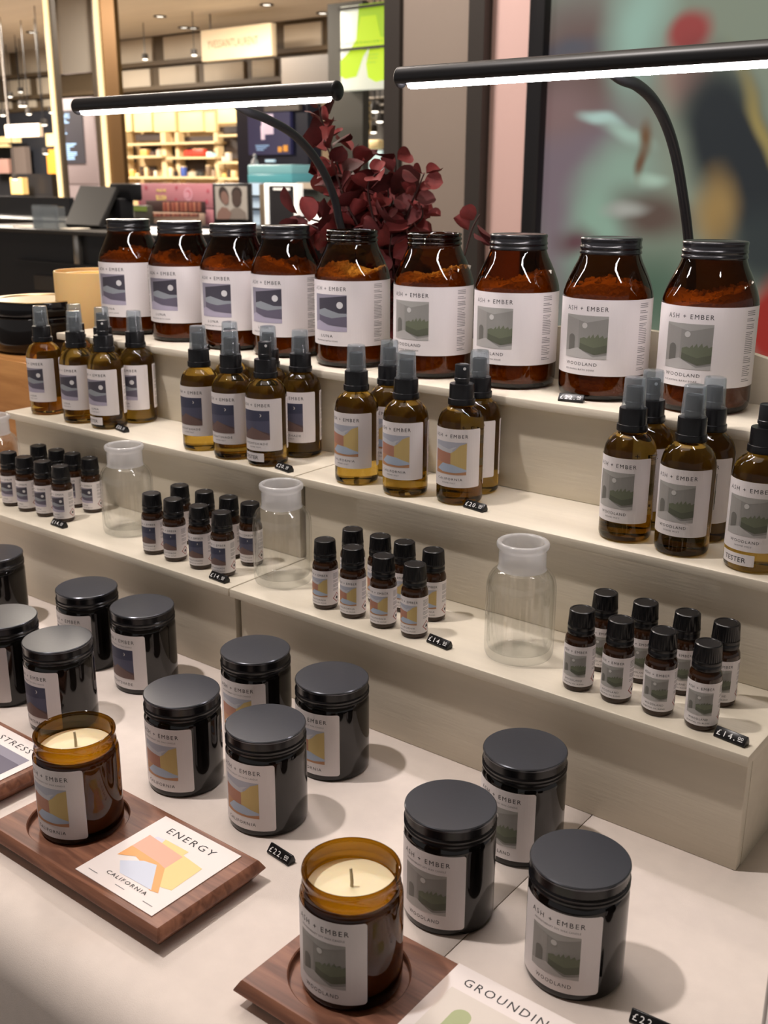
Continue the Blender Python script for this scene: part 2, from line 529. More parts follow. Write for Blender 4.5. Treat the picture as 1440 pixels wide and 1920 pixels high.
def candle_label(sc):
    p = Print()
    p.rect(PAPER, -30, 6, 30, 64, 0, 2.2)
    p.text(INK, 'ASH + EMBER', 0, 55.2, 3.8, 1, 1.3, 38)
    p.text(INKS, 'AROMATHERAPY SOY WAX CANDLE', 0, 51.2, 1.5, 1, 1.1, 33)
    art(p, sc, -17, 17, 34, 31.5)
    p.text(INK, NAMES[sc], 0, 10, 2.9, 1, 1.25, 25 * NW[sc])
    return p.mesh('candle_label', wrap(32.25), 2.0)
def soak_label(sc):
    p = Print()
    p.rect(PAPER, -105, 25, 130, 96, 0)
    p.text(INK, 'ASH + EMBER', 0, 85.2, 4.4, 1, 1.3, 44)
    art(p, sc, -22, 41, 44.5, 40)
    p.text(INK, NAMES[sc], -3, 34, 3.2, 1, 1.25, 34 * NW[sc])
    p.text(INK, 'RELAXING BATH SOAK', -4, 29.3, 1.6, 1, 1.15, 32)
    fine_lines(p, 54, 66, 30, 92, 38, 3, th=.6)
    return p.mesh('jar_label', wrap(42.7), 3.0)
def spray_label(sc):
    p = Print()
    p.rect(PAPER, -32, 18, 32, 74.5, 0, 1.6)
    p.text(INK, 'ASH + EMBER', 0, 66, 3.5, 1, 1.3, 36)
    art(p, sc, -17, 30.5, 34, 31.5)
    p.text(INK, NAMES[sc], 0, 24.8, 2.4, 1, 1.25, 24 * NW[sc])
    p.text(INKS, 'HOME MIST', 0, 21.5, 1.4, 1, 1.15, 14)
    return p.mesh('bottle_label', wrap(22.45), 2.0)
def spray_back():
    p = Print()
    p.rect(PAPER, 40, 18, 95, 74.5, 0, 1.6)
    fine_lines(p, 43, 66, 22, 71, 34, 8, th=.5)
    return p.mesh('back_label', wrap(22.45), 2.0)
def tester_label():
    p = Print()
    p.rect(PAPER, -21, 6, 10, 15.5, 0, .6)
    p.text(INK, 'TESTER', -6.5, 8.6, 4.2, 1, 1.0, 20)
    return p.mesh('tester_label', wrap(22.45), 2.0)
def oil_label(sc):
    p = Print()
    p.rect(PAPER, -34, 5, 34, 39.5, 0)
    p.text(INK, 'ASH + EMBER', 0, 34, 2.2, 1, 1.3, 21)
    art(p, sc, -10, 13.5, 20, 18.5)
    p.text(INK, NAMES[sc], 0, 9.6, 1.7, 1, 1.25, 15 * NW[sc], 0)
    p.text(INK, 'ESSENTIAL OIL BLEND', 0, 6.8, 1.1, 1, 1.1, 18)
    fine_lines(p, 16, 24, 19, 36, 15, 5, th=.42)
    # flammable mark: red diamond with a black flame
    RED = ink('warning_red', 190, 50, 40)
    cx, cy, q = 20.5, 11.5, 5.0
    p.poly(RED, [(cx - q, cy), (cx, cy - q), (cx + q, cy), (cx, cy + q)], 1)
    q = 4.1
    p.poly(PAPER, [(cx - q, cy), (cx, cy - q), (cx + q, cy), (cx, cy + q)], 2)
    p.poly(INK, [(cx - 1.5, cy - 1.4), (cx + 1.5, cy - 1.4), (cx + 1.4, cy + .2), (cx + .3, cy + 2.2), (cx, cy + .7), (cx - 1.2, cy + 1.2)], 3)
    return p.mesh('oil_label', wrap(12.3), 1.2)

# ------------------------------------------------------------------ the setting: hall shell
Z1, Z2, Z3 = 0.1035, 0.1989, 0.2941
YB, YF1, YK1, YF2, YK2, YF3, YK3 = 0.7009, 0.689, 0.8007, 0.7888, 0.8916, 0.8798, 0.9862
XL, XM, XR = -1.255, -0.7318, -0.2042
FZ = -0.9
CZ = 2.6
WY = 11.7
FLOORM = mat('polished_stone_floor', S(120, 108, 96), 0.25, noise=0.08, nscale=3)
CEILM = mat('ceiling_board', S(222, 214, 202), 0.7, noise=0.05, nscale=1.2, stretch=(0.4, 3, 1))
BROWNM = mat('brown_fascia', S(92, 78, 60), 0.5)
BEIGEP = mat('beige_fascia_panel', S(200, 188, 170), 0.55, noise=0.04, nscale=2)
DARKM = mat('dark_shopfit', (0.012, 0.012, 0.014, 1), 0.35)
GOLDM = mat('bronze_metal', S(128, 96, 60), 0.38, metal=0.6)
GREYC = mat('taupe_column_panel', S(150, 138, 128), 0.55, noise=0.02, nscale=4)
DGREY = mat('charcoal_metal', S(58, 54, 51), 0.45)
PINKLIT = mat('pale_wall_screen_light', S(228, 194, 188), 0.6)  # pale wall with the screen's pink light put into its colour
def struct(name, me, loc=(0, 0, 0)):
    return tag(obj(name, me, None, loc), kind='structure')
struct('floor', box('floor', -26, 8, -7, 12.2, FZ - .1, FZ, FLOORM))
struct('ceiling', box('ceiling', -26, 8, -7, 12.2, CZ, CZ + .1, CEILM))
struct('wall_back', box('wall_back', -26, -5, WY, WY + .2, FZ, CZ, BROWNM))
struct('wall_left', box('wall_left', -26.2, -26, -7, 12.2, FZ, CZ, BEIGEP))
WB = 3.2
def px(u, v, Y): return at_y(u, v, Y)
def pbox(name, u0, v0, u1, v1, Y, depth, m, parent=None, bevel=0.0, z0=None, z1=None):
    um, vm = (u0 + u1) / 2, (v0 + v1) / 2
    xa, xb = at_y(u0, vm, Y).x, at_y(u1, vm, Y).x
    za, zb = at_y(um, v1, Y).z, at_y(um, v0, Y).z
    if z0 is not None: za = z0
    if z1 is not None: zb = z1
    return obj(name, box(name, xa, xb, Y, Y + depth, za, zb, m, bevel), parent)
# column and pale wall, coloured as lit pink, beside the video screen (each from floor to ceiling)
tag(pbox('wall_column', 746, 0, 878, 600, WB, 0.35, GREYC, z0=FZ, z1=CZ), kind='structure')
tag(pbox('trim_1', 719, 0, 747, 600, WB - .02, 0.40, DGREY, z0=FZ, z1=CZ), kind='structure')
tag(pbox('trim_2', 872, 0, 900, 600, WB - .02, 0.40, DGREY, z0=FZ, z1=CZ), kind='structure')
tag(pbox('wall_pink_lit', 898, 0, 984, 600, WB + .03, 0.30, PINKLIT, z0=FZ, z1=CZ), kind='structure')
_x = at_y(975, 300, WB).x
struct('wall_screen', box('wall_screen', _x, 1.6, WB + .09, WB + .35, FZ, CZ, DARKM))
# video wall: a blurred moving picture
def screen_mat():
    m = bpy.data.materials.new('video_screen_picture')
    m.use_nodes = True
    nt = m.node_tree
    p = nt.nodes['Principled BSDF']
    p.inputs['Base Color'].default_value = (0.01, 0.01, 0.01, 1)
    p.inputs['Roughness'].default_value = 0.35
    tc = nt.nodes.new('ShaderNodeTexCoord')
    wob = nt.nodes.new('ShaderNodeTexNoise'); wob.inputs['Scale'].default_value = 3.5; wob.inputs['Detail'].default_value = 2
    nt.links.new(tc.outputs['Object'], wob.inputs['Vector'])
    vm = nt.nodes.new('ShaderNodeVectorMath'); vm.operation = 'MULTIPLY_ADD'
    nt.links.new(wob.outputs['Color'], vm.inputs[0])
    vm.inputs[1].default_value = (.10, 0, .10)
    nt.links.new(tc.outputs['Object'], vm.inputs[2])
    cur = nt.nodes.new('ShaderNodeRGB'); cur.outputs[0].default_value = S(150, 160, 140)
    cur = cur.outputs[0]
    blobs = [((1060, 330), (135, 340), 0, (138, 120, 128), .5), ((1085, 120), (145, 120), 0, (122, 98, 92), .45), ((1060, 90), (70, 22), 0, (98, 98, 108), .6),
             ((1030, 210), (80, 60), 0, (150, 120, 118), .6), ((1185, 50), (60, 150), 6, (172, 208, 190), .6), ((1105, 430), (65, 130), 10, (158, 190, 168), .5), ((1160, 330), (60, 70), 0, (160, 188, 168), .6),
             ((1275, 130), (48, 80), 0, (182, 146, 132), .45), ((1280, 50), (40, 48), 0, (176, 72, 70), .35), ((1370, 310), (90, 250), -28, (32, 42, 48), .3),
             ((1425, 250), (16, 150), -30, (172, 152, 90), .7), ((1112, 226), (44, 15), 14, (200, 232, 222), .5), ((1160, 258), (50, 18), 20, (186, 216, 198), .6), ((1195, 262), (14, 36), 0, (126, 92, 62), .6), ((1185, 310), (10, 34), 8, (122, 88, 62), .6),
             ((1205, 342), (30, 14), 0, (196, 224, 202), .6), ((1215, 410), (85, 50), 20, (104, 84, 74), .5), ((1160, 395), (40, 14), 0, (190, 190, 180), .7), ((1322, 410), (38, 85), 0, (174, 140, 84), .55), ((1410, 470), (90, 80), 0, (46, 58, 60), .5),
             ((1190, 560), (160, 90), 0, (84, 112, 92), .6), ((1060, 450), (40, 30), 0, (110, 74, 80), .6), ((1440, 610), (60, 90), 0, (168, 34, 28), .3)]
    for (u, v), (ru, rv), rot, c, soft in blobs:
        q = at_y(u, v, WB); qx = at_y(u + ru, v, WB); qz = at_y(u, v - rv, WB)
        mp = nt.nodes.new('ShaderNodeMapping'); mp.vector_type = 'TEXTURE'
        mp.inputs['Location'].default_value = (q.x + .05, 0, q.z + .05)
        mp.inputs['Rotation'].default_value = (0, R(rot), 0)
        mp.inputs['Scale'].default_value = (abs(qx.x - q.x), 100, abs(qz.z - q.z))
        nt.links.new(vm.outputs[0], mp.inputs['Vector'])
        ln = nt.nodes.new('ShaderNodeVectorMath'); ln.operation = 'LENGTH'
        nt.links.new(mp.outputs[0], ln.inputs[0])
        mr = nt.nodes.new('ShaderNodeMapRange'); mr.interpolation_type = 'SMOOTHSTEP'
        mr.inputs['From Min'].default_value = 1.0 + soft * .9; mr.inputs['From Max'].default_value = max(0.0, 1.0 - soft * 1.5)
        nt.links.new(ln.outputs['Value'], mr.inputs['Value'])
        mx = nt.nodes.new('ShaderNodeMix'); mx.data_type = 'RGBA'
        nt.links.new(mr.outputs['Result'], mx.inputs['Factor'])
        nt.links.new(cur, mx.inputs['A']); mx.inputs['B'].default_value = S(*c)
        cur = mx.outputs['Result']
    nt.links.new(cur, p.inputs['Emission Color'])
    p.inputs['Emission Strength'].default_value = 0.85
    return m
vs = thing('video_screen', 'tall video wall showing a blurred close-up of faces, with black frame', 'screen', (0, 0, 0))
xa, xb = at_y(1006, 300, WB).x, 1.5
obj('picture', box('picture', xa, xb, WB + .05, WB + .09, -0.35, 2.35, screen_mat()), vs)
xf = at_y(978, 300, WB).x
for nm, a in (('frame_side', (xf, xa, -0.42, 2.42)), ('frame_side', (xb, xb + .06, -0.42, 2.42)), ('frame_top', (xa, xb, 2.35, 2.42)), ('frame_bottom', (xa, xb, -.42, -.35))):
    obj(nm, box(nm, a[0], a[1], WB + .01, WB + .09, a[2], a[3], DARKM, .004), vs)

# ------------------------------------------------------------------ table with two cloths
def cloth(name, x0, x1, label, seed):
    rr = random.Random(seed)
    ph = rr.random() * 6
    prof = [(1.30, -0.80, 0), (1.30, -0.02, 0), (1.285, -0.003, 0), (1.27, 0, 0)]
    prof += [(1.0, 0, 0), (.7, 0, 0), (.5, 0, 0)]
    rad = 0.035
    for k in range(9):
        a = R(90 * k / 8)
        prof.append((.352 - rad * math.sin(a), -rad + rad * math.cos(a), 0))
    for k in range(1, 12):
        prof.append((.317, -.035 - .8 * k / 11, k / 11))
    nx = 60
    v, f = [], []
    for i in range(nx + 1):
        x = x0 + (x1 - x0) * i / nx
        for (y, z, w) in prof:
            y2 = y - w * (.018 * math.sin(x * 17 + ph) + .010 * math.sin(x * 31 + 2 * ph)) - .02 * w
            v.append((x, y2, z))
    n = len(prof)
    for i in range(nx):
        for k in range(n - 1):
            f.append((i * n + k, (i + 1) * n + k, (i + 1) * n + k + 1, i * n + k + 1))
    me = bpy.data.meshes.new(name)
    me.from_pydata(v, [], f)
    bm = bmesh.new(); bm.from_mesh(me)
    bmesh.ops.recalc_face_normals(bm, faces=bm.faces[:])
    bm.to_mesh(me); bm.free()
    finish(me, CLOTH, 60)
    o = obj(name, me)
    sm = o.modifiers.new('thickness', 'SOLIDIFY'); sm.thickness = 0.0015; sm.offset = -1
    return tag(o, label, 'tablecloth')
cloth('tablecloth', -2.3, -0.3283, 'white cloth under the energy tray and most of the candles', 1)
cloth('tablecloth', -0.3272, 0.75, 'white cloth under the grounding card, beyond the seam in the tabletop', 2)
TBL = mat('table_board', S(90, 76, 62), 0.6)
t = thing('display_table', 'long trestle table hidden under the white cloths', 'table', (-.78, .8, FZ))
obj('table_top', box('table_top', -1.47, 1.48, -.42, .45, .86, .8975, TBL), t)
for sx in (-1.3, 0, 1.3):
    for sy in (-.36, .4):
        obj('leg', box('leg', sx - .02, sx + .02, sy - .02, sy + .02, 0, .86, DGREY), t)

# ------------------------------------------------------------------ two stepped display stands
TH = 0.009
def stand(x0, x1, label, end_left, end_right):
    t = thing('stepped_display_stand', label, 'display stand', ((x0 + x1) / 2, .84, 0), 0, 'cream stepped stands')
    cx, cy = (x0 + x1) / 2, .84
    def B(name, a, b, y0, y1, z0, z1, bev=.0012):
        return obj(name, box(name, a - cx, b - cx, y0 - cy, y1 - cy, z0, z1, PAINT, bev), t)
    g = .0007
    B('tread', x0 + g, x1 - g, YF1, YK1 + .006, Z1 - TH, Z1)
    B('tread', x0 + g, x1 - g, YF2, YK2 + .006, Z2 - TH, Z2)
    B('tread', x0 + g, x1 - g, YF3, YK3 + .012, Z3 - TH, Z3)
    i = .004
    B('riser_panel', x0 + i, x1 - i, YB, YB + .010, 0.0, Z1 - TH)
    B('riser_panel', x0 + i, x1 - i, YK1, YK1 + .010, Z1, Z2 - TH)
    B('riser_panel', x0 + i, x1 - i, YK2, YK2 + .010, Z2, Z3 - TH)
    for xe in (x0 + i, x1 - i - .009):
        pts = [(YB + .0102 - cy, .0), (YK3 + .011 - cy, .0), (YK3 + .011 - cy, Z3 - TH), (YK2 + .0102 - cy, Z3 - TH), (YK2 + .0102 - cy, Z2 - TH), (YK1 + .0102 - cy, Z2 - TH), (YK1 + .0102 - cy, Z1 - TH), (YB + .0102 - cy, Z1 - TH)]
        obj('end_panel', prism('end_panel', pts, 'x', xe - cx, xe + .009 - cx, PAINT), t)
    # back board with a low arched top
    n = 24
    pts = [(x0 + g - cx, 0.0), (x1 - g - cx, 0.0)]
    hw = (x1 - x0) / 2
    for k in range(n + 1):
        x = hw - g - (2 * hw - 2 * g) * k / n
        pts.append((x, .354 - .8 * x * x))
    obj('back_board', prism('back_board', pts, 'y', YK3 + .0125 - cy, YK3 + .0225 - cy, PAINT, .001), t)
    return t
stand(XL, XM, 'cream wooden stepped stand holding the luna and nightshade bottles', True, False)
stand(XM, XR, 'cream wooden stepped stand holding the woodland and california bottles', False, True)

# ------------------------------------------------------------------ candles
def jar_profile():
    p = [(0, 0.0), (.0285, 0.0), (.0312, .0008), (.0321, .003), (.0322, .006), (.0322, .064), (.0318, .0665), (.0302, .0690), (.0296, .0700)]
    return [(a, b) for a, b in p]
def closed_candle(x, y, rot, sc, label):
    t = thing('lidded_candle', label, 'candle', (x, y, 0), R(rot), 'closed candle jars on the cloth')
    obj('jar', cached('cjar', lambda: lathe('jar', jar_profile() + [(.0294, .0745), (0, .0745)], JARBLK, 64, 40)), t)
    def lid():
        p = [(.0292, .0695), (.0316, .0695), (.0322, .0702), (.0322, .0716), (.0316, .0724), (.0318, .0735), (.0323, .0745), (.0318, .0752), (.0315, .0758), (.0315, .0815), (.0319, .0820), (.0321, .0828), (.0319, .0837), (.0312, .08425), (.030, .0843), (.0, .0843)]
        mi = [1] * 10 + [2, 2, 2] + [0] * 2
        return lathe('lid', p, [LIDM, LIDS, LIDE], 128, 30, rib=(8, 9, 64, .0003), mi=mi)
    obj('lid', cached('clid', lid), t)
    obj('label', cached(('clab', sc), lambda: candle_label(sc)), t)
    return t
for a in [(-.2554, .5342, 2.5, 'woodland', 'closed woodland candle behind the grounding card, its whole label showing'),
          (-.3548, .5336, 1, 'woodland', 'closed woodland candle directly behind the open woodland candle and its tray'),
          (-.3532, .6310, -6.5, 'woodland', 'closed woodland candle near the riser at the cloth seam, half hidden by another'),
          (-.5355, .5379, 2, 'california', 'closed california candle behind the energy card, beside the loose price tag'),
          (-.5469, .6321, -2, 'california', 'closed california candle near the riser, label half hidden, side in full view'),
          (-.6398, .6326, 6, 'california', 'closed california candle near the riser, lower half hidden by two candles'),
          (-.6298, .5345, 7, 'california', 'closed california candle directly behind the open california candle'),
          (-.8030, .6365, -1, 'nightshade', 'closed nightshade candle near the riser with its whole moon picture showing'),
          (-.8891, .6336, 4, 'nightshade', 'closed nightshade candle near the riser, only the brand name showing'),
          (-.8012, .5339, -1, 'nightshade', 'closed nightshade candle just behind the corner of the stress card tray'),
          (-.8880, .5340, 4, 'luna', 'closed candle standing behind the stress card beside a nightshade candle'),
          (-1.0600, .6340, 0, 'luna', 'closed candle next to the riser, away from the nightshade candles'),
          (-.1020, .5400, 0, 'woodland', 'closed candle on bare cloth past the end of the stand')]:
    closed_candle(*a)
def open_candle(x, y, z, rot, sc, label):
    t = thing('open_candle', label, 'candle', (x, y, z), R(rot), 'open candles on the trays')
    def glass():
        outer = [(0, 0), (.0285, 0), (.0312, .0008), (.0321, .003), (.0322, .006), (.0322, .062), (.0320, .0645), (.0312, .0662), (.0304, .0672), (.0302, .0688), (.0306, .0697), (.0308, .0706), (.0305, .0716), (.0301, .0722), (.0301, .0775), (.0306, .0785), (.0308, .0798), (.0305, .0810), (.0296, .0815)]
        inner = [(.0287, .0810), (.0281, .0798), (.0280, .0780), (.0280, .0690), (.0288, .0660), (.0294, .0630), (.0296, .060), (.0296, .008), (.0285, .0055), (0, .005)]
        return lathe('glass_jar', outer + inner, AMBER2, 72, 50)
    obj('glass_jar', cached('ojar', glass), t)
    def wax():
        return lathe('wax', [(0, .0056), (.0280, .0060), (.0292, .0085), (.0292, .0605), (.0284, .0650), (.0277, .0672), (.0268, .0668), (.02, .0664), (.004, .0662), (.0015, .0668), (0, .067)], WAX, 64, 60)
    w = obj('wax', cached('wax', wax), t)
    obj('wick', tube('wick', [(0, 0, .064), (.0004, 0, .070), (-.0003, .0005, .0745), (-.0012, .001, .0785)], [.0011, .0011, .001, .0009], WICK, 8), w)
    obj('label', cached(('clab', sc), lambda: candle_label(sc)), t)
    return t

# ------------------------------------------------------------------ walnut trays with cards
def tray(x0, x1, y0, y1, hx, hy, label):
    cx, cy = (x0 + x1) / 2, (y0 + y1) / 2
    t = thing('wooden_tray', label, 'tray', (cx, cy, 0), 0, 'walnut trays along the table edge')
    def build():
        bm = bmesh.new()
        a, b = (x1 - x0) / 2, (y1 - y0) / 2
        hx_, hy_, hr = hx - cx, hy - cy, .0385
        zt, zr = .018, .0125
        angs = [2 * PI * k / 64 for k in range(64)]
        for sx, sy in ((1, 1), (-1, 1), (-1, -1), (1, -1)):
            angs.append(math.atan2(sy * b - hy_, sx * a - hx_) % (2 * PI))
        angs = sorted(set(round(q, 6) for q in angs))
        def rim(q, aa, bb):
            dx, dy = math.cos(q), math.sin(q)
            ts = []
            if abs(dx) > 1e-9: ts.append(((aa if dx > 0 else -aa) - hx_) / dx)
            if abs(dy) > 1e-9: ts.append(((bb if dy > 0 else -bb) - hy_) / dy)
            k = min(s for s in ts if s > 0)
            return (hx_ + k * dx, hy_ + k * dy)
        loops = []
        def loop(fn): loops.append([bm.verts.new(fn(q)) for q in angs])
        def circ(r, z): loop(lambda q: (hx_ + r * math.cos(q), hy_ + r * math.sin(q), z))
        circ(hr - .0006, zr); circ(hr, zr + .0006); circ(hr, zt - .0008); circ(hr + .0008, zt)
        base = [rim(q, a, b) for q in angs]
        def scaled(d, z):
            sx, sy = (a + d) / a, (b + d) / b
            it = iter(base)
            loops.append([bm.verts.new((p[0] * sx, p[1] * sy, z)) for p in base])
        scaled(-.0006, zt); scaled(.0002, zt - .0006); scaled(.0035, zt - .0065); scaled(.0035, zt - .0075); scaled(-.0045, .0006); scaled(-.005, 0)
        n = len(angs)
        for A, B in zip(loops, loops[1:]):
            for k in range(n):
                bm.faces.new((A[k], A[(k + 1) % n], B[(k + 1) % n], B[k]))
        bm.faces.new(loops[0]); bm.faces.new(loops[-1][::-1])
        return bmm('tray_body', bm, WALNUT, 30)
    obj('tray_body', build(), t)
    return t
tray(-.677, -.481, .3755, .4715, -.629, .4235, 'walnut tray under the energy card and open california candle')
tray(-.4035, -.2075, .3765, .4725, -.3555, .4245, 'walnut tray under the grounding card and open woodland candle')
tray(-.9150, -.7190, .3790, .4750, -.8670, .4270, 'walnut tray under the stress card')
TZ = .0127
open_candle(-.6290, .4265, TZ, 8, 'california', 'open california candle with pale wax in the tray with the energy card')
open_candle(-.3555, .4270, TZ, 3, 'woodland', 'open woodland candle in the walnut tray with the grounding card')
open_candle(-.8670, .4290, TZ, 3, 'luna', 'open candle in the walnut tray with the stress card')
CARDP = mat('card_paper', S(240, 230, 226), 0.5)
def card(x0, y0, w, h, title, scent, label):
    o = thing('scent_card', label, 'card', (x0, y0, .0181), 0)
    obj('card_sheet', box('card_sheet', 0, w / 1000, 0, h / 1000, 0, .0006, CARDP), o)
    p = Print()
    p.text(INK, title, w / 2, h - 14.5, 7.0, 1, 1.25, 50 if title == 'ENERGY' else (66 if title == 'GROUNDING' else 46), -.018)
    def T(pts): return [(10 + x * (w - 20), 22 + y * (h - 42)) for x, y in pts]
    if scent == 'california':
        p.poly(I['cc_sky'], T([(0, .62), (.1, .95), (.42, 1), (.62, .9), (.62, .6)]), 1)
        p.poly(I['cc_yel'], T([(.22, .98), (.62, .98), (.62, .86), (.98, .8), (1, .1), (.72, .0), (.62, .5), (.3, .5)]), 2)
        p.poly(I['ca_sal'], T([(0, .5), (0, .9), (.64, .82), (.64, .42)]), 3)
        p.poly(I['cc_or'], T([(0, .5), (.5, .46), (.64, .42), (.92, -.08), (.8, -.12), (.3, .3), (.2, .34), (0, .18)]), 4)
        p.poly(I['cc_pool'], T([(.34, .34), (.52, .4), (.82, -.1), (.3, -.12), (.12, .1)]), 5)
    elif scent == 'woodland':
        GR = ink('card_ground', 226, 216, 206); GG = ink('card_sage', 176, 184, 140); GG2 = ink('card_sage_pale', 200, 204, 186)
        p.rect(GR, 8, 18, w - 8, h - 20, 1)
        pts = [(20, 24), (33, 24), (33, 52)] + [(26.5 + 6.5 * math.cos(R(a)), 52 + 6.5 * math.sin(R(a))) for a in range(20, 180, 20)] + [(20, 52)]
        p.poly(GG, pts, 2); p.rect(GG2, 20, 24, 33, 40, 3)
        p.poly(GG2, [(40, 24), (w - 12, 24), (w - 12, 44), (62, 50), (50, 42), (40, 46)], 2)
        p.poly(GG, [(40, 24), (w - 12, 24), (w - 12, 36), (58, 40), (40, 34)], 3)
    else:
        p.rect(I['lu_bg'], 8, 18, w - 8, h - 20, 1)
        p.rect(I['lu_w2'], 22, 28, w - 8, h - 30, 2)
        p.rect(I['lu_floor'], 8, 18, w - 8, 28, 3)
    p.text(INK, NAMES[scent], w / 2, 11.0, 3.6, 6, 1.25, 38 * NW[scent], -.008)
    for k, x in enumerate((12, w / 2, w - 12)): p.rect(INKS, x - 5, 6.2, x + 5, 6.8, 1)
    obj('card_print', p.mesh('card_print', flat, None, .66, .03), o)
    return o
card(-.5770, .3815, 83.5, 85, 'ENERGY', 'california', 'white card reading ENERGY CALIFORNIA on a walnut tray')
card(-.3045, .3825, 90, 90, 'GROUNDING', 'woodland', 'white card reading GROUNDING with pale green picture on a walnut tray')
card(-.8080, .3850, 83.5, 85, 'STRESS', 'luna', 'white card reading STRESS with lavender picture on a walnut tray')

# ------------------------------------------------------------------ bath soak jars
def soak_profile():
    return [(0, .0030), (.020, .0028), (.033, .0004), (.036, 0), (.0395, .0012), (.0418, .0045), (.0425, .009), (.0427, .013), (.0427, .096), (.0420, .101), (.0400, .1075), (.0370, .115), (.0335, .1225), (.0305, .1285), (.0288, .1330), (.0280, .1355)]
def salt_mesh(top, seed, chips):
    rr = random.Random(seed)
    bm = bmesh.new()
    nr, ns = 9, 40
    def rmax(z):
        pr = [(0.0412, .012), (.0412, .098), (.0390, .108), (.033, .120)]
        for (a, za), (b, zb) in zip(pr, pr[1:]):
            if za <= z <= zb: return a + (b - a) * (z - za) / (zb - za)
        return .0412
    tilt = rr.uniform(0, 6.28)
    def hz(x, y): return top + .006 * math.sin(tilt + x * 60) * (1 if chips else .5) + .004 * math.cos(y * 70 + tilt) + rr.uniform(-.0012, .0012)
    rows = []
    rows.append([bm.verts.new((.038 * math.cos(2 * PI * k / ns), .038 * math.sin(2 * PI * k / ns), .0055)) for k in range(ns)])
    for z in (.010, .05, .09):
        rows.append([bm.verts.new((.0412 * math.cos(2 * PI * k / ns), .0412 * math.sin(2 * PI * k / ns), z)) for k in range(ns)])
    for j in range(nr):
        fr = 1 - j / nr
        row = []
        for k in range(ns):
            a = 2 * PI * k / ns
            r = .0405 * fr
            z = hz(r * math.cos(a), r * math.sin(a))
            if j == 0: r = rmax(z) - .0006
            row.append(bm.verts.new((r * math.cos(a), r * math.sin(a), z)))
        rows.append(row)
    for A, B in zip(rows, rows[1:]):
        for k in range(ns):
            bm.faces.new((A[k], A[(k + 1) % ns], B[(k + 1) % ns], B[k]))
    c = bm.verts.new((0, 0, top))
    for k in range(ns): bm.faces.new((rows[-1][k], rows[-1][(k + 1) % ns], c))
    bm.faces.new(rows[0][::-1])
    for k in range(chips):
        a, r = rr.uniform(0, 6.28), .037 * math.sqrt(rr.random())
        x, y = r * math.cos(a), r * math.sin(a)
        s = rr.uniform(.0016, .0034)
        m = Matrix.Translation((x, y, top + .006 * math.sin(tilt + x * 60) + .004 * math.cos(y * 70 + tilt) + s * .3)) @ Matrix.Rotation(rr.uniform(0, 6), 4, 'X') @ Matrix.Rotation(rr.uniform(0, 6), 4, 'Z') @ Matrix.Diagonal((s, s * .8, s * .7, 1))
        bmesh.ops.create_cube(bm, size=1.6, matrix=m)
    return bmm('bath_salt', bm, SALT, 18)
def soak_jar(x, y, rot, sc, is_open, label, seed):
    t = thing('bath_soak_jar', label, 'jar', (x, y, Z3), R(rot), 'amber bath soak jars on the top step')
    if is_open:
        neck = [(.0284, .1362), (.0290, .1370), (.0292, .1382), (.0288, .1392), (.0281, .1397), (.0281, .1408), (.0290, .1416), (.0292, .1428), (.0288, .1438), (.0281, .1442), (.0281, .1455), (.0287, .1463), (.0288, .1475), (.0280, .1484), (.0268, .1486), (.0262, .1478), (.0262, .136)]
    else:
        neck = [(.0276, .1460), (.0260, .1470)]
    obj('glass_jar', cached(('sjar', is_open), lambda: lathe('glass_jar', soak_profile() + neck, AMBER, 64, 50)), t)
    s = obj('bath_salt', salt_mesh(.1035 if is_open else .1045, seed, 260 if is_open else 50), t)
    s['kind'] = 'stuff'
    if not is_open:
        def lid():
            p = [(.0268, .1352), (.0282, .1352), (.0290, .1358), (.0292, .1368), (.0289, .1380), (.0283, .1388), (.0283, .1398), (.0288, .1405), (.0291, .1415), (.0288, .1426), (.0283, .1432), (.0283, .1470), (.0287, .1480), (.0287, .1494), (.0281, .1504), (.0272, .1506), (.0264, .1501), (0, .1501)]
            return lathe('lid', p, LIDG, 64, 50)
        obj('lid', cached('slid', lid), t)
    obj('label', cached(('slab', sc), lambda: soak_label(sc)), t)
    return t
for k, a in enumerate([(-.3658, .953, -2, 'woodland', 0, 'lidded woodland soak jar at the end of the row, by the woodland sprays'),
          (-.4656, .949, -1, 'woodland', 0, 'lidded woodland soak jar with a price tag standing before it'),
          (-.5664, .948, -3, 'woodland', 0, 'lidded woodland soak jar next to the open woodland jar'),
          (-.6670, .944, -1, 'woodland', 1, 'open woodland soak jar with orange salt showing inside'),
          (-.7772, .941, 1, 'luna', 1, 'open luna soak jar with orange salt showing inside'),
          (-.8843, .948, 4, 'luna', 0, 'lidded luna soak jar next to the open luna jar'),
          (-.9732, .949, 8, 'luna', 0, 'lidded luna soak jar second along from the open luna jar'),
          (-1.0769, .955, 8, 'luna', 0, 'lidded luna soak jar third along from the open luna jar'),
          (-1.1790, .9550, 8, 'luna', 0, 'lidded luna soak jar at the end, next to the yellow cylinder')]):
    soak_jar(*a, seed=20 + k)

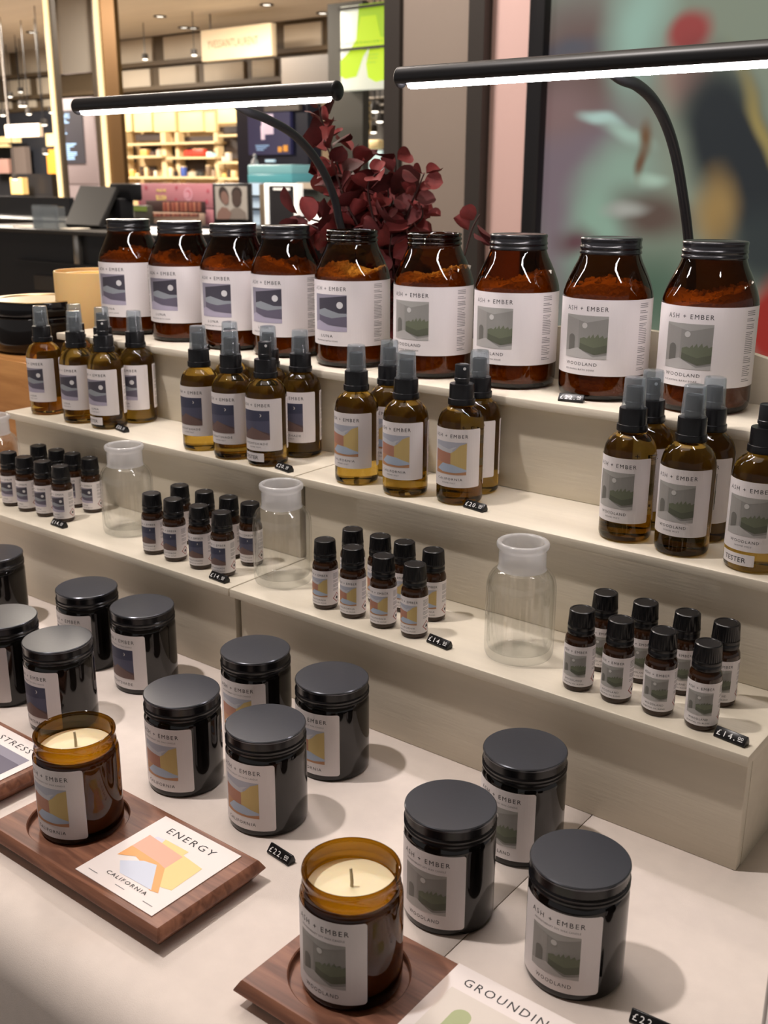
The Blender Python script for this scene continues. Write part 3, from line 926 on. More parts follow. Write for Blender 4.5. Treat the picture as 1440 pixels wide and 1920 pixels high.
# ------------------------------------------------------------------ room sprays
def spray_bottle(x, y, rot, sc, kind, label):
    t = thing('room_spray_bottle', label, 'bottle', (x, y, Z2), R(rot), 'amber room sprays on the middle step')
    def glass():
        p = [(0, .0016), (.012, .0012), (.0185, 0), (.0205, .0006), (.0220, .0028), (.0224, .0055), (.0224, .0735), (.0221, .0775), (.0210, .0822), (.0190, .0865), (.0160, .0900), (.0128, .0922), (.0112, .0938), (.0106, .0955), (.0106, .104), (0, .104)]
        return lathe('glass_bottle', p, AMBERL, 48, 50)
    obj('glass_bottle', cached('spb', glass), t)
    def collar():
        p = [(.0107, .0945), (.0126, .0945), (.0130, .0950), (.0130, .0995), (.0127, .1003), (.0120, .1006), (.0119, .1010), (.0117, .1135), (.0113, .1142), (.0072, .1143), (.0, .1143)]
        return lathe('collar', p, BLACKPL, 48, 35)
    obj('collar', cached('spc', collar), t)
    def actuator():
        p = [(0, .1143), (.0066, .1143), (.0066, .1170), (.0074, .1172), (.0074, .1195), (.0070, .1200), (.0070, .1222), (.0069, .1315), (.0066, .1322), (.0060, .1316), (.0, .1312)]
        return lathe('sprayer', p, ACT, 32, 35)
    a = obj('sprayer', cached('spa', actuator), t)
    if kind != 'cap' or 'nozzle dot' in label: obj('nozzle', cached('spn', lambda: lathe('nozzle', [(0, 0), (.0014, 0), (.0014, .0006), (.0004, .0006), (0, .0002)], mat('white_nozzle', S(225, 225, 225), .4), 12, 40)), a, (.0048, -.0048, .1288), (R(90), 0, R(45)))
    if kind == 'cap':
        def cap():
            p = [(.0099, .1146), (.0101, .1146), (.0101, .1160), (.0098, .1164), (.0089, .1385), (.0083, .1398), (.0075, .1400), (0, .1400), (0, .1393), (.0076, .1392), (.0082, .1382), (.0092, .1160)]
            return lathe('overcap', p, OVERCAP, 32, 40)
        obj('overcap', cached('spo', cap), t)
    obj('label', cached(('splab', sc), lambda: spray_label(sc)), t)
    obj('back_label', cached('spback', spray_back), t)
    if kind == 'tester':
        obj('tester_label', cached('sptest', tester_label), t)
    return t
for a in [(-1.2047, .8230, 4, 'luna', 'cap', 'capped luna spray at the end of the middle step beside the wooden crate'),
          (-1.1282, .8187, 4, 'luna', 'cap', 'capped luna spray between the end luna spray and the tester'),
          (-1.0740, .8200, 6, 'luna', 'tester', 'uncapped luna spray with TESTER sticker, above a price tag'),
          (-1.1922, .8665, 2, 'luna', 'cap', 'luna spray almost hidden behind the capped luna sprays, against the riser'),
          (-1.1349, .8665, 2, 'luna', 'cap', 'luna spray hidden behind the luna tester, against the riser'),
          (-1.0711, .8665, 4, 'luna', 'cap', 'capped luna spray against the riser with its whole label in view'),
          (-.9008, .8174, 6, 'nightshade', 'cap', 'capped nightshade spray farthest along from the nightshade tester'),
          (-.8440, .8120, 6, 'nightshade', 'cap', 'capped nightshade spray next to the nightshade tester'),
          (-.7930, .8135, 8, 'nightshade', 'tester', 'uncapped nightshade spray with TESTER sticker at its foot'),
          (-.8993, .8655, 2, 'nightshade', 'cap', 'nightshade spray hidden behind two capped ones, only its cap showing'),
          (-.8382, .8655, 2, 'nightshade', 'cap', 'nightshade spray hidden behind the nightshade tester'),
          (-.7897, .8655, 3, 'nightshade', 'cap', 'capped nightshade spray against the riser with EMBER on its label showing'),
          (-.6710, .8181, 0, 'california', 'cap', 'capped california spray farthest along from the uncapped one'),
          (-.6063, .8151, 3, 'california', 'cap', 'capped california spray between a capped and an uncapped california spray'),
          (-.5490, .8260, 6, 'california', 'plain', 'uncapped california spray with black nozzle, above a price tag'),
          (-.6656, .8655, 6, 'california', 'cap', 'california spray hidden between two capped ones, against the riser'),
          (-.5560, .8665, 0, 'california', 'cap', 'california spray behind the uncapped one, against the riser'),
          (-.3739, .8240, -6, 'woodland', 'cap', 'capped woodland spray with whole label showing, farthest along from the tester'),
          (-.3202, .8200, -3, 'woodland', 'cap', 'capped woodland spray next to the woodland tester, whole label showing'),
          (-.3771, .8668, 2, 'woodland', 'cap', 'woodland spray hidden behind the capped pair, nozzle dot showing in its cap'),
          (-.3218, .8668, 0, 'woodland', 'cap', 'woodland spray against the riser, between two front sprays'),
          (-.2600, .8190, -3, 'woodland', 'tester', 'uncapped woodland spray with TESTER sticker at its foot')]:
    spray_bottle(*a)

# ------------------------------------------------------------------ essential oils
def oil_bottle(x, y, rot, sc, label):
    t = thing('essential_oil_bottle', label, 'bottle', (x, y, Z1), R(rot), 'essential oil bottles on the lowest step')
    def glass():
        p = [(0, .0008), (.0095, 0), (.0113, .0006), (.0121, .0022), (.01225, .004), (.01225, .0415), (.0119, .0440), (.0108, .0462), (.0096, .0474), (.0092, .0490), (0, .0490)]
        return lathe('glass_bottle', p, AMBERD, 40, 45)
    obj('glass_bottle', cached('oib', glass), t)
    def cap():
        p = [(.0093, .0478), (.0106, .0478), (.0108, .0484), (.0108, .0512), (.0105, .0517), (.0105, .0524), (.0108, .0530), (.0108, .0545), (.0106, .0550), (.0100, .0660), (.0098, .0670), (.0090, .0675), (.0080, .0675), (.0077, .0672), (0, .0672)]
        return lathe('screw_cap', p, BLACKPL, 72, 32, rib=(8, 9, 36, .00035))
    obj('screw_cap', cached('oic', cap), t)
    obj('label', cached(('olab', sc), lambda: oil_label(sc)), t)
    return t
OIL = dict(woodland=([-.3543, -.3208, -.2860, -.2508], [-.3560, -.3208, -.2859, -.2541], .7143, .7588, 3),
           california=([-.6265, -.5918, -.5552, -.5199], [-.6265, -.5925, -.5634, -.5291], .7158, .7572, 5),
           nightshade=([-.8755, -.8404, -.8012, -.7662], [-.8759, -.8362, -.8000, -.7662], .7160, .7578, 8),
           luna=([-1.1552, -1.1203, -1.0847, -1.0494], [-1.1568, -1.1197, -1.0881, -1.0534], .7245, .7700, 12))
far = dict(woodland='clear glass bottle', california='clear glass bottle before it', nightshade='clear glass bottle before it', luna='wooden crate')
ordn = ['first', 'second', 'third', 'last']
for sc, (fr, bk, yf, yk, rt) in OIL.items():
    rr = random.Random(sc)
    for k, x in enumerate(fr):
        lab = f'{ordn[k]} {sc} oil in the front row of four, counted towards the price tag'
        oil_bottle(x, yf + rr.uniform(-.001, .001), rt + rr.uniform(-5, 5), sc, lab)
    for k, x in enumerate(bk):
        lab = f'{ordn[k]} {sc} oil in the back row of four, counted towards the price tag'
        oil_bottle(x, yk + rr.uniform(-.001, .001), rt + rr.uniform(-5, 5), sc, lab)

# ------------------------------------------------------------------ clear reagent bottles
def reagent(x, y, label):
    t = thing('clear_glass_bottle', label, 'bottle', (x, y, Z1), random.uniform(0, 6), 'wide-neck clear bottles on the lowest step')
    def glass():
        outer = [(0, .0040), (.012, .0030), (.022, .0004), (.0255, 0), (.0285, .0016), (.0296, .0048), (.0298, .009), (.0298, .0600), (.0294, .0660), (.0280, .0715), (.0255, .0755), (.0228, .0780), (.0210, .0795)]
        inner = [(.0190, .0795), (.0215, .0768), (.0240, .0742), (.0263, .0705), (.0276, .0655), (.0280, .0600), (.0280, .0125), (.0270, .0085), (.0235, .0075), (.013, .0090), (0, .0105)]
        return lathe('glass_body', outer + inner, CLEAR, 56, 60)
    obj('glass_body', cached('rgb', glass), t)
    def neck():
        p = [(.0190, .0795), (.0210, .0795), (.0203, .0810), (.0201, .0830), (.0201, .0955), (.0206, .0970), (.0220, .0985), (.0223, .1000), (.0222, .1020), (.0214, .1033), (.0196, .1036), (.0178, .1028), (.0170, .1010), (.0168, .0830)]
        return lathe('frosted_neck', p, FROST, 56, 50, closed=True)
    obj('frosted_neck', cached('rgn', neck), t)
    return t
reagent(-.4237, .7364, 'empty clear bottle with frosted neck between woodland and california oils')
reagent(-.7046, .7403, 'empty clear bottle with frosted neck beside the seam of the two stands')
reagent(-.9560, .7475, 'empty clear bottle with frosted neck between nightshade and luna oils')
reagent(-1.2130, .7440, 'empty clear bottle at the stand\'s end before the wooden crate')

# ------------------------------------------------------------------ price tags
def price_tag(x, y, z, rot, price, label):
    t = thing('price_tag', label, 'price tag', (x, y, z), R(rot), 'black price cubes')
    def body():
        pts = [(-.0036, 0), (.0036, 0), (.0042, .0022), (.0024, .0068), (.0008, .0076), (-.0040, .0018)]
        return prism('tag_block', pts, 'x', -.0123, .0123, BLACKPL, .0004)
    obj('tag_block', cached('tagb', body), t)
    def digits():
        p = Print()
        v = '\u00a3' + price + '.'
        p.text(WHITEINK, v, -3.2, 1.3, 4.4, 0, 1.35, 14.5, .012)
        p.text(WHITEINK, '00', 8.0, 2.9, 2.6, 0, 1.1, 4.2, .01)
        p.rect(WHITEINK, 6.0, 1.9, 10.0, 2.3, 0)
        a = Vector((-.0040, .0018)); b = Vector((.0008, .0076))
        d = (b - a).normalized(); n = Vector((-d.y, d.x))
        def fn(x, y, off):
            q = a + d * (y / 1000) + n * (off / 1000)
            return (x / 1000, q.x, q.y)
        return p.mesh('digits', fn, None, .12, 0)
    obj('digits', cached(('digits', price), digits), t)
    return t
price_tag(-.2237, .7040, Z1, -8, '14', 'black price tag reading 14.00 at the corner below the woodland oils')
price_tag(-.4876, .7085, Z1, -8, '14', 'black price tag reading 14.00 next to the california oils')
price_tag(-.7560, .6995, Z1, -4, '14', 'black price tag reading 14.00 under the nightshade oils')
price_tag(-1.0335, .7060, Z1, -2, '14', 'black price tag reading 14.00 under the luna oils')
price_tag(-.5187, .8085, Z2, -10, '20', 'black price tag reading 20.00 at the foot of the uncapped california spray')
price_tag(-.7563, .8000, Z2, -12, '20', 'black price tag reading 20.00 at the foot of the nightshade tester')
price_tag(-1.0394, .8120, Z2, -14, '20', 'black price tag reading 20.00 at the foot of the luna tester')
price_tag(-.4713, .8975, Z3, 10, '22', 'black price tag reading 22.00 before a lidded woodland soak jar')
price_tag(-.9880, .9000, Z3, 6, '22', 'black price tag reading 22.00 on the top step behind the nightshade sprays')
price_tag(-.4878, .5020, 0, -6, '22', 'black price tag reading 22.00 on the cloth by the energy card')
price_tag(-.1935, .5170, 0, 4, '22', 'black price tag reading 22.00 on the cloth beyond the grounding tray')

# ------------------------------------------------------------------ LED bar lamps
def bar_lamp(xa, yz, x0, x1, yb, zb, label):
    t = thing('led_bar_lamp', label, 'lamp', (xa, 1.035, 0), 0, 'black LED bar lamps behind the stands')
    o = Vector((xa, 1.035, 0))
    pts = [(0, 0, .012), (0, 0, .20), (0, 0, .33), (0, -.006, .40)] + [(0, y - 1.035, z) for y, z in yz] + [(0, yb - 1.035, zb - .004)]
    obj('arm', tube('arm', smoothpath(pts, 6), .0048, LAMPBLK, 16), t)
    obj('lamp_base', lathe('lamp_base', [(0, 0), (.024, 0), (.025, .002), (.025, .022), (.023, .024), (.008, .0245), (.0075, .034), (0, .034)], LAMPBLK, 48, 35), t)
    r = .0092
    # round bar with a flat underside that holds the LED strip
    prof = []
    for k in range(23):
        a = R(-38 + (256) * k / 22)
        prof.append((yb - 1.035 + r * math.cos(a), zb + r * math.sin(a)))
    bar = obj('bar', prism('bar', prof, 'x', x0 - xa, x1 - xa, LAMPBLK, 0, 35), t)
    zl = zb + r * math.sin(R(-38))
    w = r * math.cos(R(38)) - .0004
    dif = [(yb - 1.035 - w, zl + .0003), (yb - 1.035 - w * .7, zl - .0034), (yb - 1.035, zl - .0046), (yb - 1.035 + w * .7, zl - .0034), (yb - 1.035 + w, zl + .0003)]
    obj('led_strip', prism('led_strip', dif, 'x', x0 - xa + .012, x1 - xa - .012, LAMPLED), bar)
    for xx in (x0, x1):
        s = -1 if xx == x0 else 1
        bm = bmesh.new()
        bmesh.ops.create_uvsphere(bm, u_segments=24, v_segments=12, radius=r * 1.01, matrix=Matrix.Diagonal((.45, 1, 1, 1)))
        obj('end_cap', bmm('end_cap', bm, LAMPBLK, 60), bar, (xx - xa, yb - 1.035, zb))
    return t
Y1 = [(1.0080, .4421), (.9975, .4729), (.9788, .5028), (.9534, .5275), (.9228, .5458), (.8851, .558), (.8560, .5645)]
Y2 = [(1.0102, .4464), (.9912, .4809), (.9678, .5160), (.9413, .5424), (.9098, .5613), (.8766, .5710), (.8464, .5740)]
bar_lamp(-.85, Y1, -1.108, -.707, .834, .577, 'black LED bar lamp arching over the luna soak jars')
bar_lamp(-.416, Y2, -.622, -.215, .8228, .5835, 'black LED bar lamp arching over the woodland soak jars')

# ------------------------------------------------------------------ things at the stand's end: crate, big jar, glowing cylinder
cr = thing('wooden_crate', 'light oak crate standing at the end of the stepped stand', 'crate', (-1.53, 1.03, 0))
for nm, a in (('front_board', (-.25, .25, -.17, -.156, 0, .249)), ('back_board', (-.25, .25, .156, .17, 0, .249)), ('side_board', (-.25, -.236, -.156, .156, 0, .249)), ('side_board', (.236, .25, -.156, .156, 0, .249)), ('top_board', (-.236, .236, -.156, .156, .232, .249))):
    obj(nm, box(nm, *a, OAK, .0012), cr)
bj = thing('large_dark_jar', 'wide black jar with brass-rimmed lid on the wooden crate', 'jar', (-1.398, .955, .249))
bj.scale = (.94, .94, .90)
obj('jar_body', lathe('jar_body', [(0, .001), (.062, 0), (.070, .003), (.074, .010), (.076, .02), (.077, .050), (.076, .058), (.072, .0615), (.070, .064), (0, .064)], JARBLK, 64, 40), bj)
BRASS = mat('brushed_brass', S(150, 126, 86), 0.3, metal=0.9)
obj('lid', lathe('lid', [(.071, .0625), (.0745, .0625), (.0752, .064), (.0752, .083), (.0745, .0845)], mat('black_gloss_enamel', (.006, .006, .007, 1), .12), 64, 40), bj)
obj('lid_top', lathe('lid_top', [(.0745, .0845), (.0735, .0855), (.068, .0850), (.066, .0832), (0, .0830)], BRASS, 64, 40), bj)
# a translucent vessel, given its warm glow by an added point light inside
GLOWV = mat('yellow_translucent_vessel', S(232, 196, 136), 0.45, sss=0.6)
gc = thing('glowing_cylinder', 'tall yellow translucent cylinder glowing beside the end luna soak jar', 'candle holder', (-1.337, 1.012, .249))
obj('vessel', lathe('vessel', [(0, 0), (.056, 0), (.0575, .002), (.0578, .006), (.0578, .1155), (.0570, .117), (.0556, .117), (.0548, .1155), (.0548, .006), (0, .005)], GLOWV, 64, 40), gc)
obj('inner_cup', lathe('inner_cup', [(0, .008), (.046, .008), (.047, .010), (.047, .111), (.046, .1125), (.0445, .112), (.044, .109), (.044, .012), (0, .011)], GLOWV, 48, 40), gc)
light('vessel_glow_fill', 'POINT', (-1.337, 1.012 - .0, .249 + .030), 0.5, (1.0, .62, .22), shadow_soft_size=.01)

# ------------------------------------------------------------------ red eucalyptus in a dark vase
pl = thing('red_eucalyptus', 'bunch of dried dark-red eucalyptus leaves behind the soak jars', 'plant', (-.775, 1.14, 0))
vase = tag(obj('dark_vase', lathe('dark_vase', [(0, .002), (.045, 0), (.052, .004), (.058, .05), (.056, .14), (.042, .22), (.032, .26), (.034, .29), (.032, .295), (.029, .28), (.027, .25), (.03, .2), (0, .19)], mat('dark_glazed_ceramic', (.014, .011, .011, 1), .3), 48, 40), None, (-.775, 1.14, 0)), 'dark ceramic vase holding the red eucalyptus, behind the soak jars', 'vase')
def leaf_mesh(w, l, cup, seed, m):
    rr = random.Random(seed)
    n = 10
    v = [(0, 0, 0)]
    rows = 7
    f = []
    grid = []
    for j in range(rows + 1):
        t = j / rows
        hw = w * math.sqrt(max(0.0, 1 - (2 * t - 1) ** 2)) * .5 if 0 < t < 1 else 0.0012
        row = []
        for k in range(5):
            s = (k - 2) / 2
            x = s * hw
            z = cup * (s * s) * hw + .18 * l * t * t * cup - .05 * l * t + .05 * w * math.sin(6 * t + seed) * s
            v.append((x, l * t, z)); row.append(len(v) - 1)
        grid.append(row)
    for A, B in zip(grid, grid[1:]):
        for k in range(4): f.append((A[k], A[k + 1], B[k + 1], B[k]))
    v2 = v[1:]
    f = [tuple(i - 1 for i in q) for q in f]
    return pyd('leaf', v2, f, m, 60)
leafs = [leaf_mesh(.034, .033, .5, 1, LEAF), leaf_mesh(.027, .030, .8, 2, LEAF), leaf_mesh(.038, .036, .3, 3, LEAF2), leaf_mesh(.032, .035, -.4, 4, LEAF2), leaf_mesh(.022, .025, .6, 5, LEAF)]
def branch(pix, Ys, n0, size, seed, tip=1.0):
    """a stem through picture points at distances Ys behind the stands, with leaf pairs along it"""
    rr = random.Random(seed)
    base = Vector((-.775, 1.14, .27))
    pts = [base] + [at_y(u, v, y) for (u, v), y in zip(pix, Ys)]
    path = smoothpath(pts, 8)
    loc = [p - Vector((-.775, 1.14, 0)) for p in path]
    rad = [.0022 - .0014 * i / (len(path) - 1) for i in range(len(path))]
    st = obj('stem', tube('stem', loc, rad, STEM, 6), pl)
    L = [0]
    for a, b in zip(loc, loc[1:]): L.append(L[-1] + (b - a).length)
    tot = L[-1]
    s = n0
    k = 0
    while s < tot:
        i = max(j for j in range(len(L)) if L[j] <= s)
        i = min(i, len(loc) - 2)
        fr = (s - L[i]) / max(1e-6, L[i + 1] - L[i])
        p = loc[i].lerp(loc[i + 1], fr)
        tdir = (loc[i + 1] - loc[i]).normalized()
        side = tdir.cross(Vector((rr.uniform(-1, 1), rr.uniform(-1, 1), rr.uniform(-.3, .3)))).normalized()
        for sg in (1, -1):
            d = (side * sg + tdir * rr.uniform(.0, .7) + Vector((0, 0, rr.uniform(-.35, .25)))).normalized()
            q = d.to_track_quat('Y', 'Z').to_euler()
            o = obj('leaf', rr.choice(leafs), st, p + d * .004)
            o.rotation_euler = (d.to_track_quat('Y', 'Z').to_matrix().to_4x4() @ Matrix.Rotation(rr.uniform(-1.2, 1.2), 4, 'Y')).to_euler()
            c = size * rr.uniform(.75, 1.15) * (1 - .25 * s / tot)
            o.scale = (c, c, c)
        s += .0125 * size * rr.uniform(.85, 1.25)
        k += 1
for k, (pix, Ys, n0, size) in enumerate([
    ([(690, 480), (640, 330), (605, 230), (598, 200)], [1.14, 1.13, 1.12, 1.12], .13, 1.2),
    ([(700, 480), (672, 360), (662, 290), (672, 270)], [1.14, 1.17, 1.19, 1.20], .09, 1.5),
    ([(735, 480), (735, 380), (742, 315), (738, 286)], [1.13, 1.14, 1.15, 1.15], .08, 1.15),
    ([(745, 480), (765, 400), (785, 350), (796, 324)], [1.13, 1.12, 1.11, 1.11], .09, .9),
    ([(690, 490), (630, 430), (580, 410), (555, 406)], [1.12, 1.08, 1.06, 1.05], .12, 1.25),
    ([(720, 480), (700, 410), (690, 350), (705, 325)], [1.11, 1.10, 1.09, 1.09], .06, 1.4),
    ([(750, 500), (765, 430), (775, 380), (765, 365)], [1.17, 1.18, 1.20, 1.20], .06, 1.2),
    ([(800, 560), (860, 500), (885, 430), (900, 402)], [1.12, 1.12, 1.12, 1.12], .20, 1.05),
    ([(690, 500), (640, 400), (615, 340), (604, 315)], [1.16, 1.17, 1.18, 1.18], .11, 1.35),
    ([(725, 520), (715, 460), (722, 420), (715, 390)], [1.10, 1.08, 1.08, 1.08], .05, 1.3),
    ([(740, 540), (745, 470), (760, 430), (752, 400)], [1.16, 1.16, 1.15, 1.15], .03, 1.3),
    ([(700, 520), (670, 440), (648, 390), (640, 360)], [1.15, 1.15, 1.16, 1.16], .06, 1.45),
    ([(715, 500), (690, 420), (668, 350), (650, 300)], [1.20, 1.22, 1.24, 1.24], .08, 1.4),
    ([(735, 560), (738, 510), (730, 470), (735, 440)], [1.10, 1.09, 1.08, 1.08], .02, 1.2),
    ([(700, 560), (670, 480), (640, 440), (620, 430)], [1.12, 1.12, 1.12, 1.12], .09, 1.3),
    ([(690, 520), (630, 450), (590, 425), (566, 420)], [1.08, 1.06, 1.05, 1.05], .14, 1.2),
    ([(705, 480), (650, 380), (622, 300), (608, 262)], [1.10, 1.09, 1.08, 1.08], .14, 1.1),
    ([(720, 500), (710, 430), (728, 370), (722, 340)], [1.13, 1.13, 1.12, 1.12], .06, 1.4),
    ([(735, 500), (760, 440), (790, 410), (790, 385)], [1.12, 1.12, 1.12, 1.12], .07, 1.1)]):
    branch(pix, Ys, n0, size, 1 + k)

# ------------------------------------------------------------------ far shop: lit fascia, posts, signs, counters
def emis(name, c, s): return mat(name, c, 0.5, emit=c, emit_s=s)
SIGNC = emis('cream_lightbox', S(226, 206, 172), .22)
SHELFC = emis('warm_lit_panel', S(232, 206, 152), .16)
LEDC = emis('led_line', S(255, 226, 168), 1.3)
BULB = emis('downlight_glow', S(255, 246, 230), 5.0)
# fascia panels on the far wall
fz = [('a', 93, 139), ('b', 149, 182), ('c', 188, 206)]
rowsA = [(-8, 15), (34, 89), (219, 284), (306, 376), (532, 602)]
rowsB = [(14, 54), (69, 97), (220, 281), (298, 366), (382, 456), (472, 514), (535, 602)]
rowsC = [(-6, 19), (33, 66), (79, 101)]
def slope(u): return -.104 * (u - 50)
for rng, (v0, v1), kk in ((rowsA, (93, 139), .92), (rowsB, (148, 182), .8), (rowsC, (188, 205), .5)):
    for (u0, u1) in rng:
        um = (u0 + u1) / 2
        s = -.104 * (um - 50) * kk
        o = pbox('fascia_panel', u0, v0 + s, u1, v1 + s, WY - .05, .05, BEIGEP, bpy.data.objects['wall_back'], .006)
for v in (143, 184, 207):
    xx0, xx1 = at_y(-40, v, WY).x, at_y(720, v - 40, WY).x
    z = at_y(50, v, WY).z
    tag(obj('trim_3', box('trim_3', xx0, xx1, WY - .12, WY, z - .03, z + .03, BROWNM)), kind='structure')
zt = at_y(50, 91, WY).z
# ceiling downlights
for k, (u, v) in enumerate([(605, 24), (628, 20), (345, 51), (362, 52), (500, 8), (300, 30), (60, 60), (130, 20)]):
    q = at_z(u, v, CZ)
    d = thing('ceiling_downlight', 'small round recessed downlight glowing in the pale ceiling', 'light', (q.x, q.y, CZ), 0, 'recessed ceiling downlights')
    obj('bezel', cached('dlb', lambda: lathe('bezel', [(.05, -.001), (.085, -.001), (.09, -.012), (.07, -.016), (.05, -.008)], DGREY, 24, 40)), d)
    obj('lens', cached('dll', lambda: lathe('lens', [(0, -.009), (.055, -.007), (.055, -.004), (0, -.004)], BULB, 24, 40)), d)
# the fixture of the key spotlight
d = thing('ceiling_spotlight', 'black spotlight can on the ceiling above the table', 'light', (KEY.x, KEY.y, CZ), 0)
obj('can', lathe('can', [(0, -.001), (.07, -.001), (.07, -.10), (.062, -.10), (.062, -.06), (0, -.06)], DGREY, 32, 40), d)

def hang_spot(u, v, Y):
    q = at_y(u, v, Y)
    t = thing('track_spotlight', 'tiny glowing spotlight hanging in the distant dark shop', 'light', q, 0, 'distant track spotlights')
    obj('head', cached('tsh', lambda: lathe('head', [(0, .05), (.04, .05), (.045, .0), (.04, -.02), (.035, -.02), (.03, .0), (0, 0)], DGREY, 16, 40)), t)
    obj('rod', box('rod', -.004, .004, -.004, .004, .05, CZ - q.z - .001, DARKM), t)
    obj('bulb', cached('tsb', lambda: lathe('bulb', [(0, -.035), (.03, -.03), (.04, -.012), (.03, .0), (0, .0)], BULB, 16, 60)), t)
for k, (u, v) in enumerate([(38, 170), (19, 179), (46, 196), (39, 196), (54, 211), (97, 208), (83, 231), (5, 213), (85, 285), (28, 333), (272, 108), (364, 100)]):
    hang_spot(u, v, (9.5 if v > 200 else 11.3) - .32 * (k % 4))

# posts with LED lines
def led_post(u0, u1, ul0, ul1, Y, bodym, label, vtop=0):
    q0, q1 = at_y(u0, 180, Y), at_y(u1, 180, Y)
    l0, l1 = at_y(ul0, 180, Y), at_y(ul1, 180, Y)
    t = thing('led_post', label, 'post', ((q0.x + q1.x) / 2, Y, FZ))
    cx = (q0.x + q1.x) / 2
    obj('post_body', box('post_body', q0.x - cx, q1.x - cx, 0, .05, 0, CZ - FZ, bodym), t)
    obj('led_line', box('led_line', l0.x - cx, l1.x - cx, -.02, 0, 0.3, CZ - FZ - .002, LEDC), t)
led_post(96, 109, 97.5, 104.5, 7.0, mat('dark_bronze_post', S(64, 54, 42), .45), 'dark post with one glowing line, by the blue lettered panel')
led_post(189, 224, 189.5, 197, 7.0, GOLDM, 'bronze post with a glowing line before the lit beauty shelves')
gp = thing('glossy_panel', 'tall grey mirror-glossy panel between the two glowing posts', 'panel', at_y(140, 137, 8.5))
q0, q1, qz = at_y(112, 80, 8.5), at_y(171, 80, 8.5), at_y(140, 135, 8.5)
GLOSS = mat('grey_glossy_panel', S(142, 136, 128), 0.12, spec=0.8)
obj('sheet', box('sheet', q0.x - qz.x, q1.x - qz.x, 0, .06, 0, CZ - qz.z - .002, GLOSS), gp)
obj('edge_trim', box('edge_trim', q1.x - qz.x + .001, q1.x - qz.x + .085, -.02, .08, FZ - qz.z, CZ - qz.z - .002, mat('dark_bronze_post', S(64, 54, 42), .45)), gp)
obj('edge_trim', box('edge_trim', q0.x - qz.x - .03, q0.x - qz.x - .001, -.02, .08, 0, CZ - qz.z - .002, BROWNM), gp)

def sign(name, u0, v0, u1, v1, Y, depth, m, texts, label, cat, frame=None, hanger=None):
    um, vm = (u0 + u1) / 2, (v0 + v1) / 2
    c = at_y(um, v1, Y)
    w = at_y(u1, vm, Y).x - at_y(u0, vm, Y).x
    h = at_y(um, v0, Y).z - at_y(um, v1, Y).z
    t = thing(name, label, cat, c)
    obj('sign_box', box('sign_box', -w / 2, w / 2, 0, depth, 0, h, m, .006), t)
    if texts:
        p = Print()
        for (mm, s, fx, fy, sz, wd) in texts:
            if s is None:
                p.rect(mm, (fx - .5) * w * 1000, fy * h * 1000, (fx - .5 + wd) * w * 1000, (fy + sz) * h * 1000, 0)
            else:
                p.text(mm, s, (fx - .5) * w * 1000, fy * h * 1000, sz * h * 1000, 0, 1.1, wd * w * 1000)
        obj('lettering', p.mesh('lettering', lambda x, y, off: (x / 1000, -.004 - off / 1000, y / 1000), None, 0, 0), t)
    if hanger:
        obj('hanger', box('hanger', hanger[0] * w - .006, hanger[0] * w + .006, depth * .4, depth * .6, h, CZ - c.z - .002, mat('grey_rod', S(120, 114, 110), .4)), t)
    return t, w, h
GOLDINK = mat('gold_sign_ink', S(150, 124, 84), .5)
sign('hanging_sign', 376, 50, 508, 110, 10.6, .10, SIGNC, [(GOLDINK, 'YVESSAINTLAURENT', .46, .40, .26, .72)], 'cream lightbox sign reading YVESSAINTLAURENT hanging from the ceiling', 'sign', hanger=(-.39,))
sign('hanging_sign', 10, 233, 73, 257, 9.7, .08, emis('white_lightbox', S(240, 222, 200), .4), [(mat('sign_brown', S(150, 120, 104), .5), 'BOBBI BROWN', .5, .36, .30, .8)], 'small white lightbox sign reading BOBBI BROWN', 'sign', hanger=(-.45,))
# panel with light blue lettering
BLUEINK = emis('blue_lettering', S(150, 186, 226), .6)
PANELM = mat('mauve_wall_panel', S(120, 108, 110), .6)
POSTERD = mat('dark_poster', S(50, 48, 54), .4)
t, w, h = sign('lettered_panel', 106, 183, 184, 345, 9.6, .12, PANELM, [], 'mauve wall panel with a dark poster headed NARS in blue lettering', 'panel')
obj('panel_base', box('panel_base', -w / 2, w / 2, .01, .11, FZ - t.location.z, -.001, PANELM), t)
obj('poster', box('poster', -.5 * w + .18 * w, .25 * w, -.012, 0, .24 * h, .86 * h, POSTERD), t)
p = Print()
p.text(BLUEINK, 'NARS', -.17 * w * 1000, .77 * h * 1000, .06 * h * 1000, 0, .9, .26 * w * 1000, .02)
rr = random.Random(4)
for k in range(19):
    y = .74 - k * .025
    ww = rr.choice([.08, .16, .22, .12, .3, .05]) if k < 11 else rr.choice([.2, .3, .36])
    p.rect(BLUEINK, -.29 * w * 1000, y * h * 1000, (-.29 + ww) * w * 1000, (y + .012) * h * 1000, 0)
obj('lettering', p.mesh('lettering', lambda x, y, off: (x / 1000, -.016, y / 1000), None, 0, 0), t)
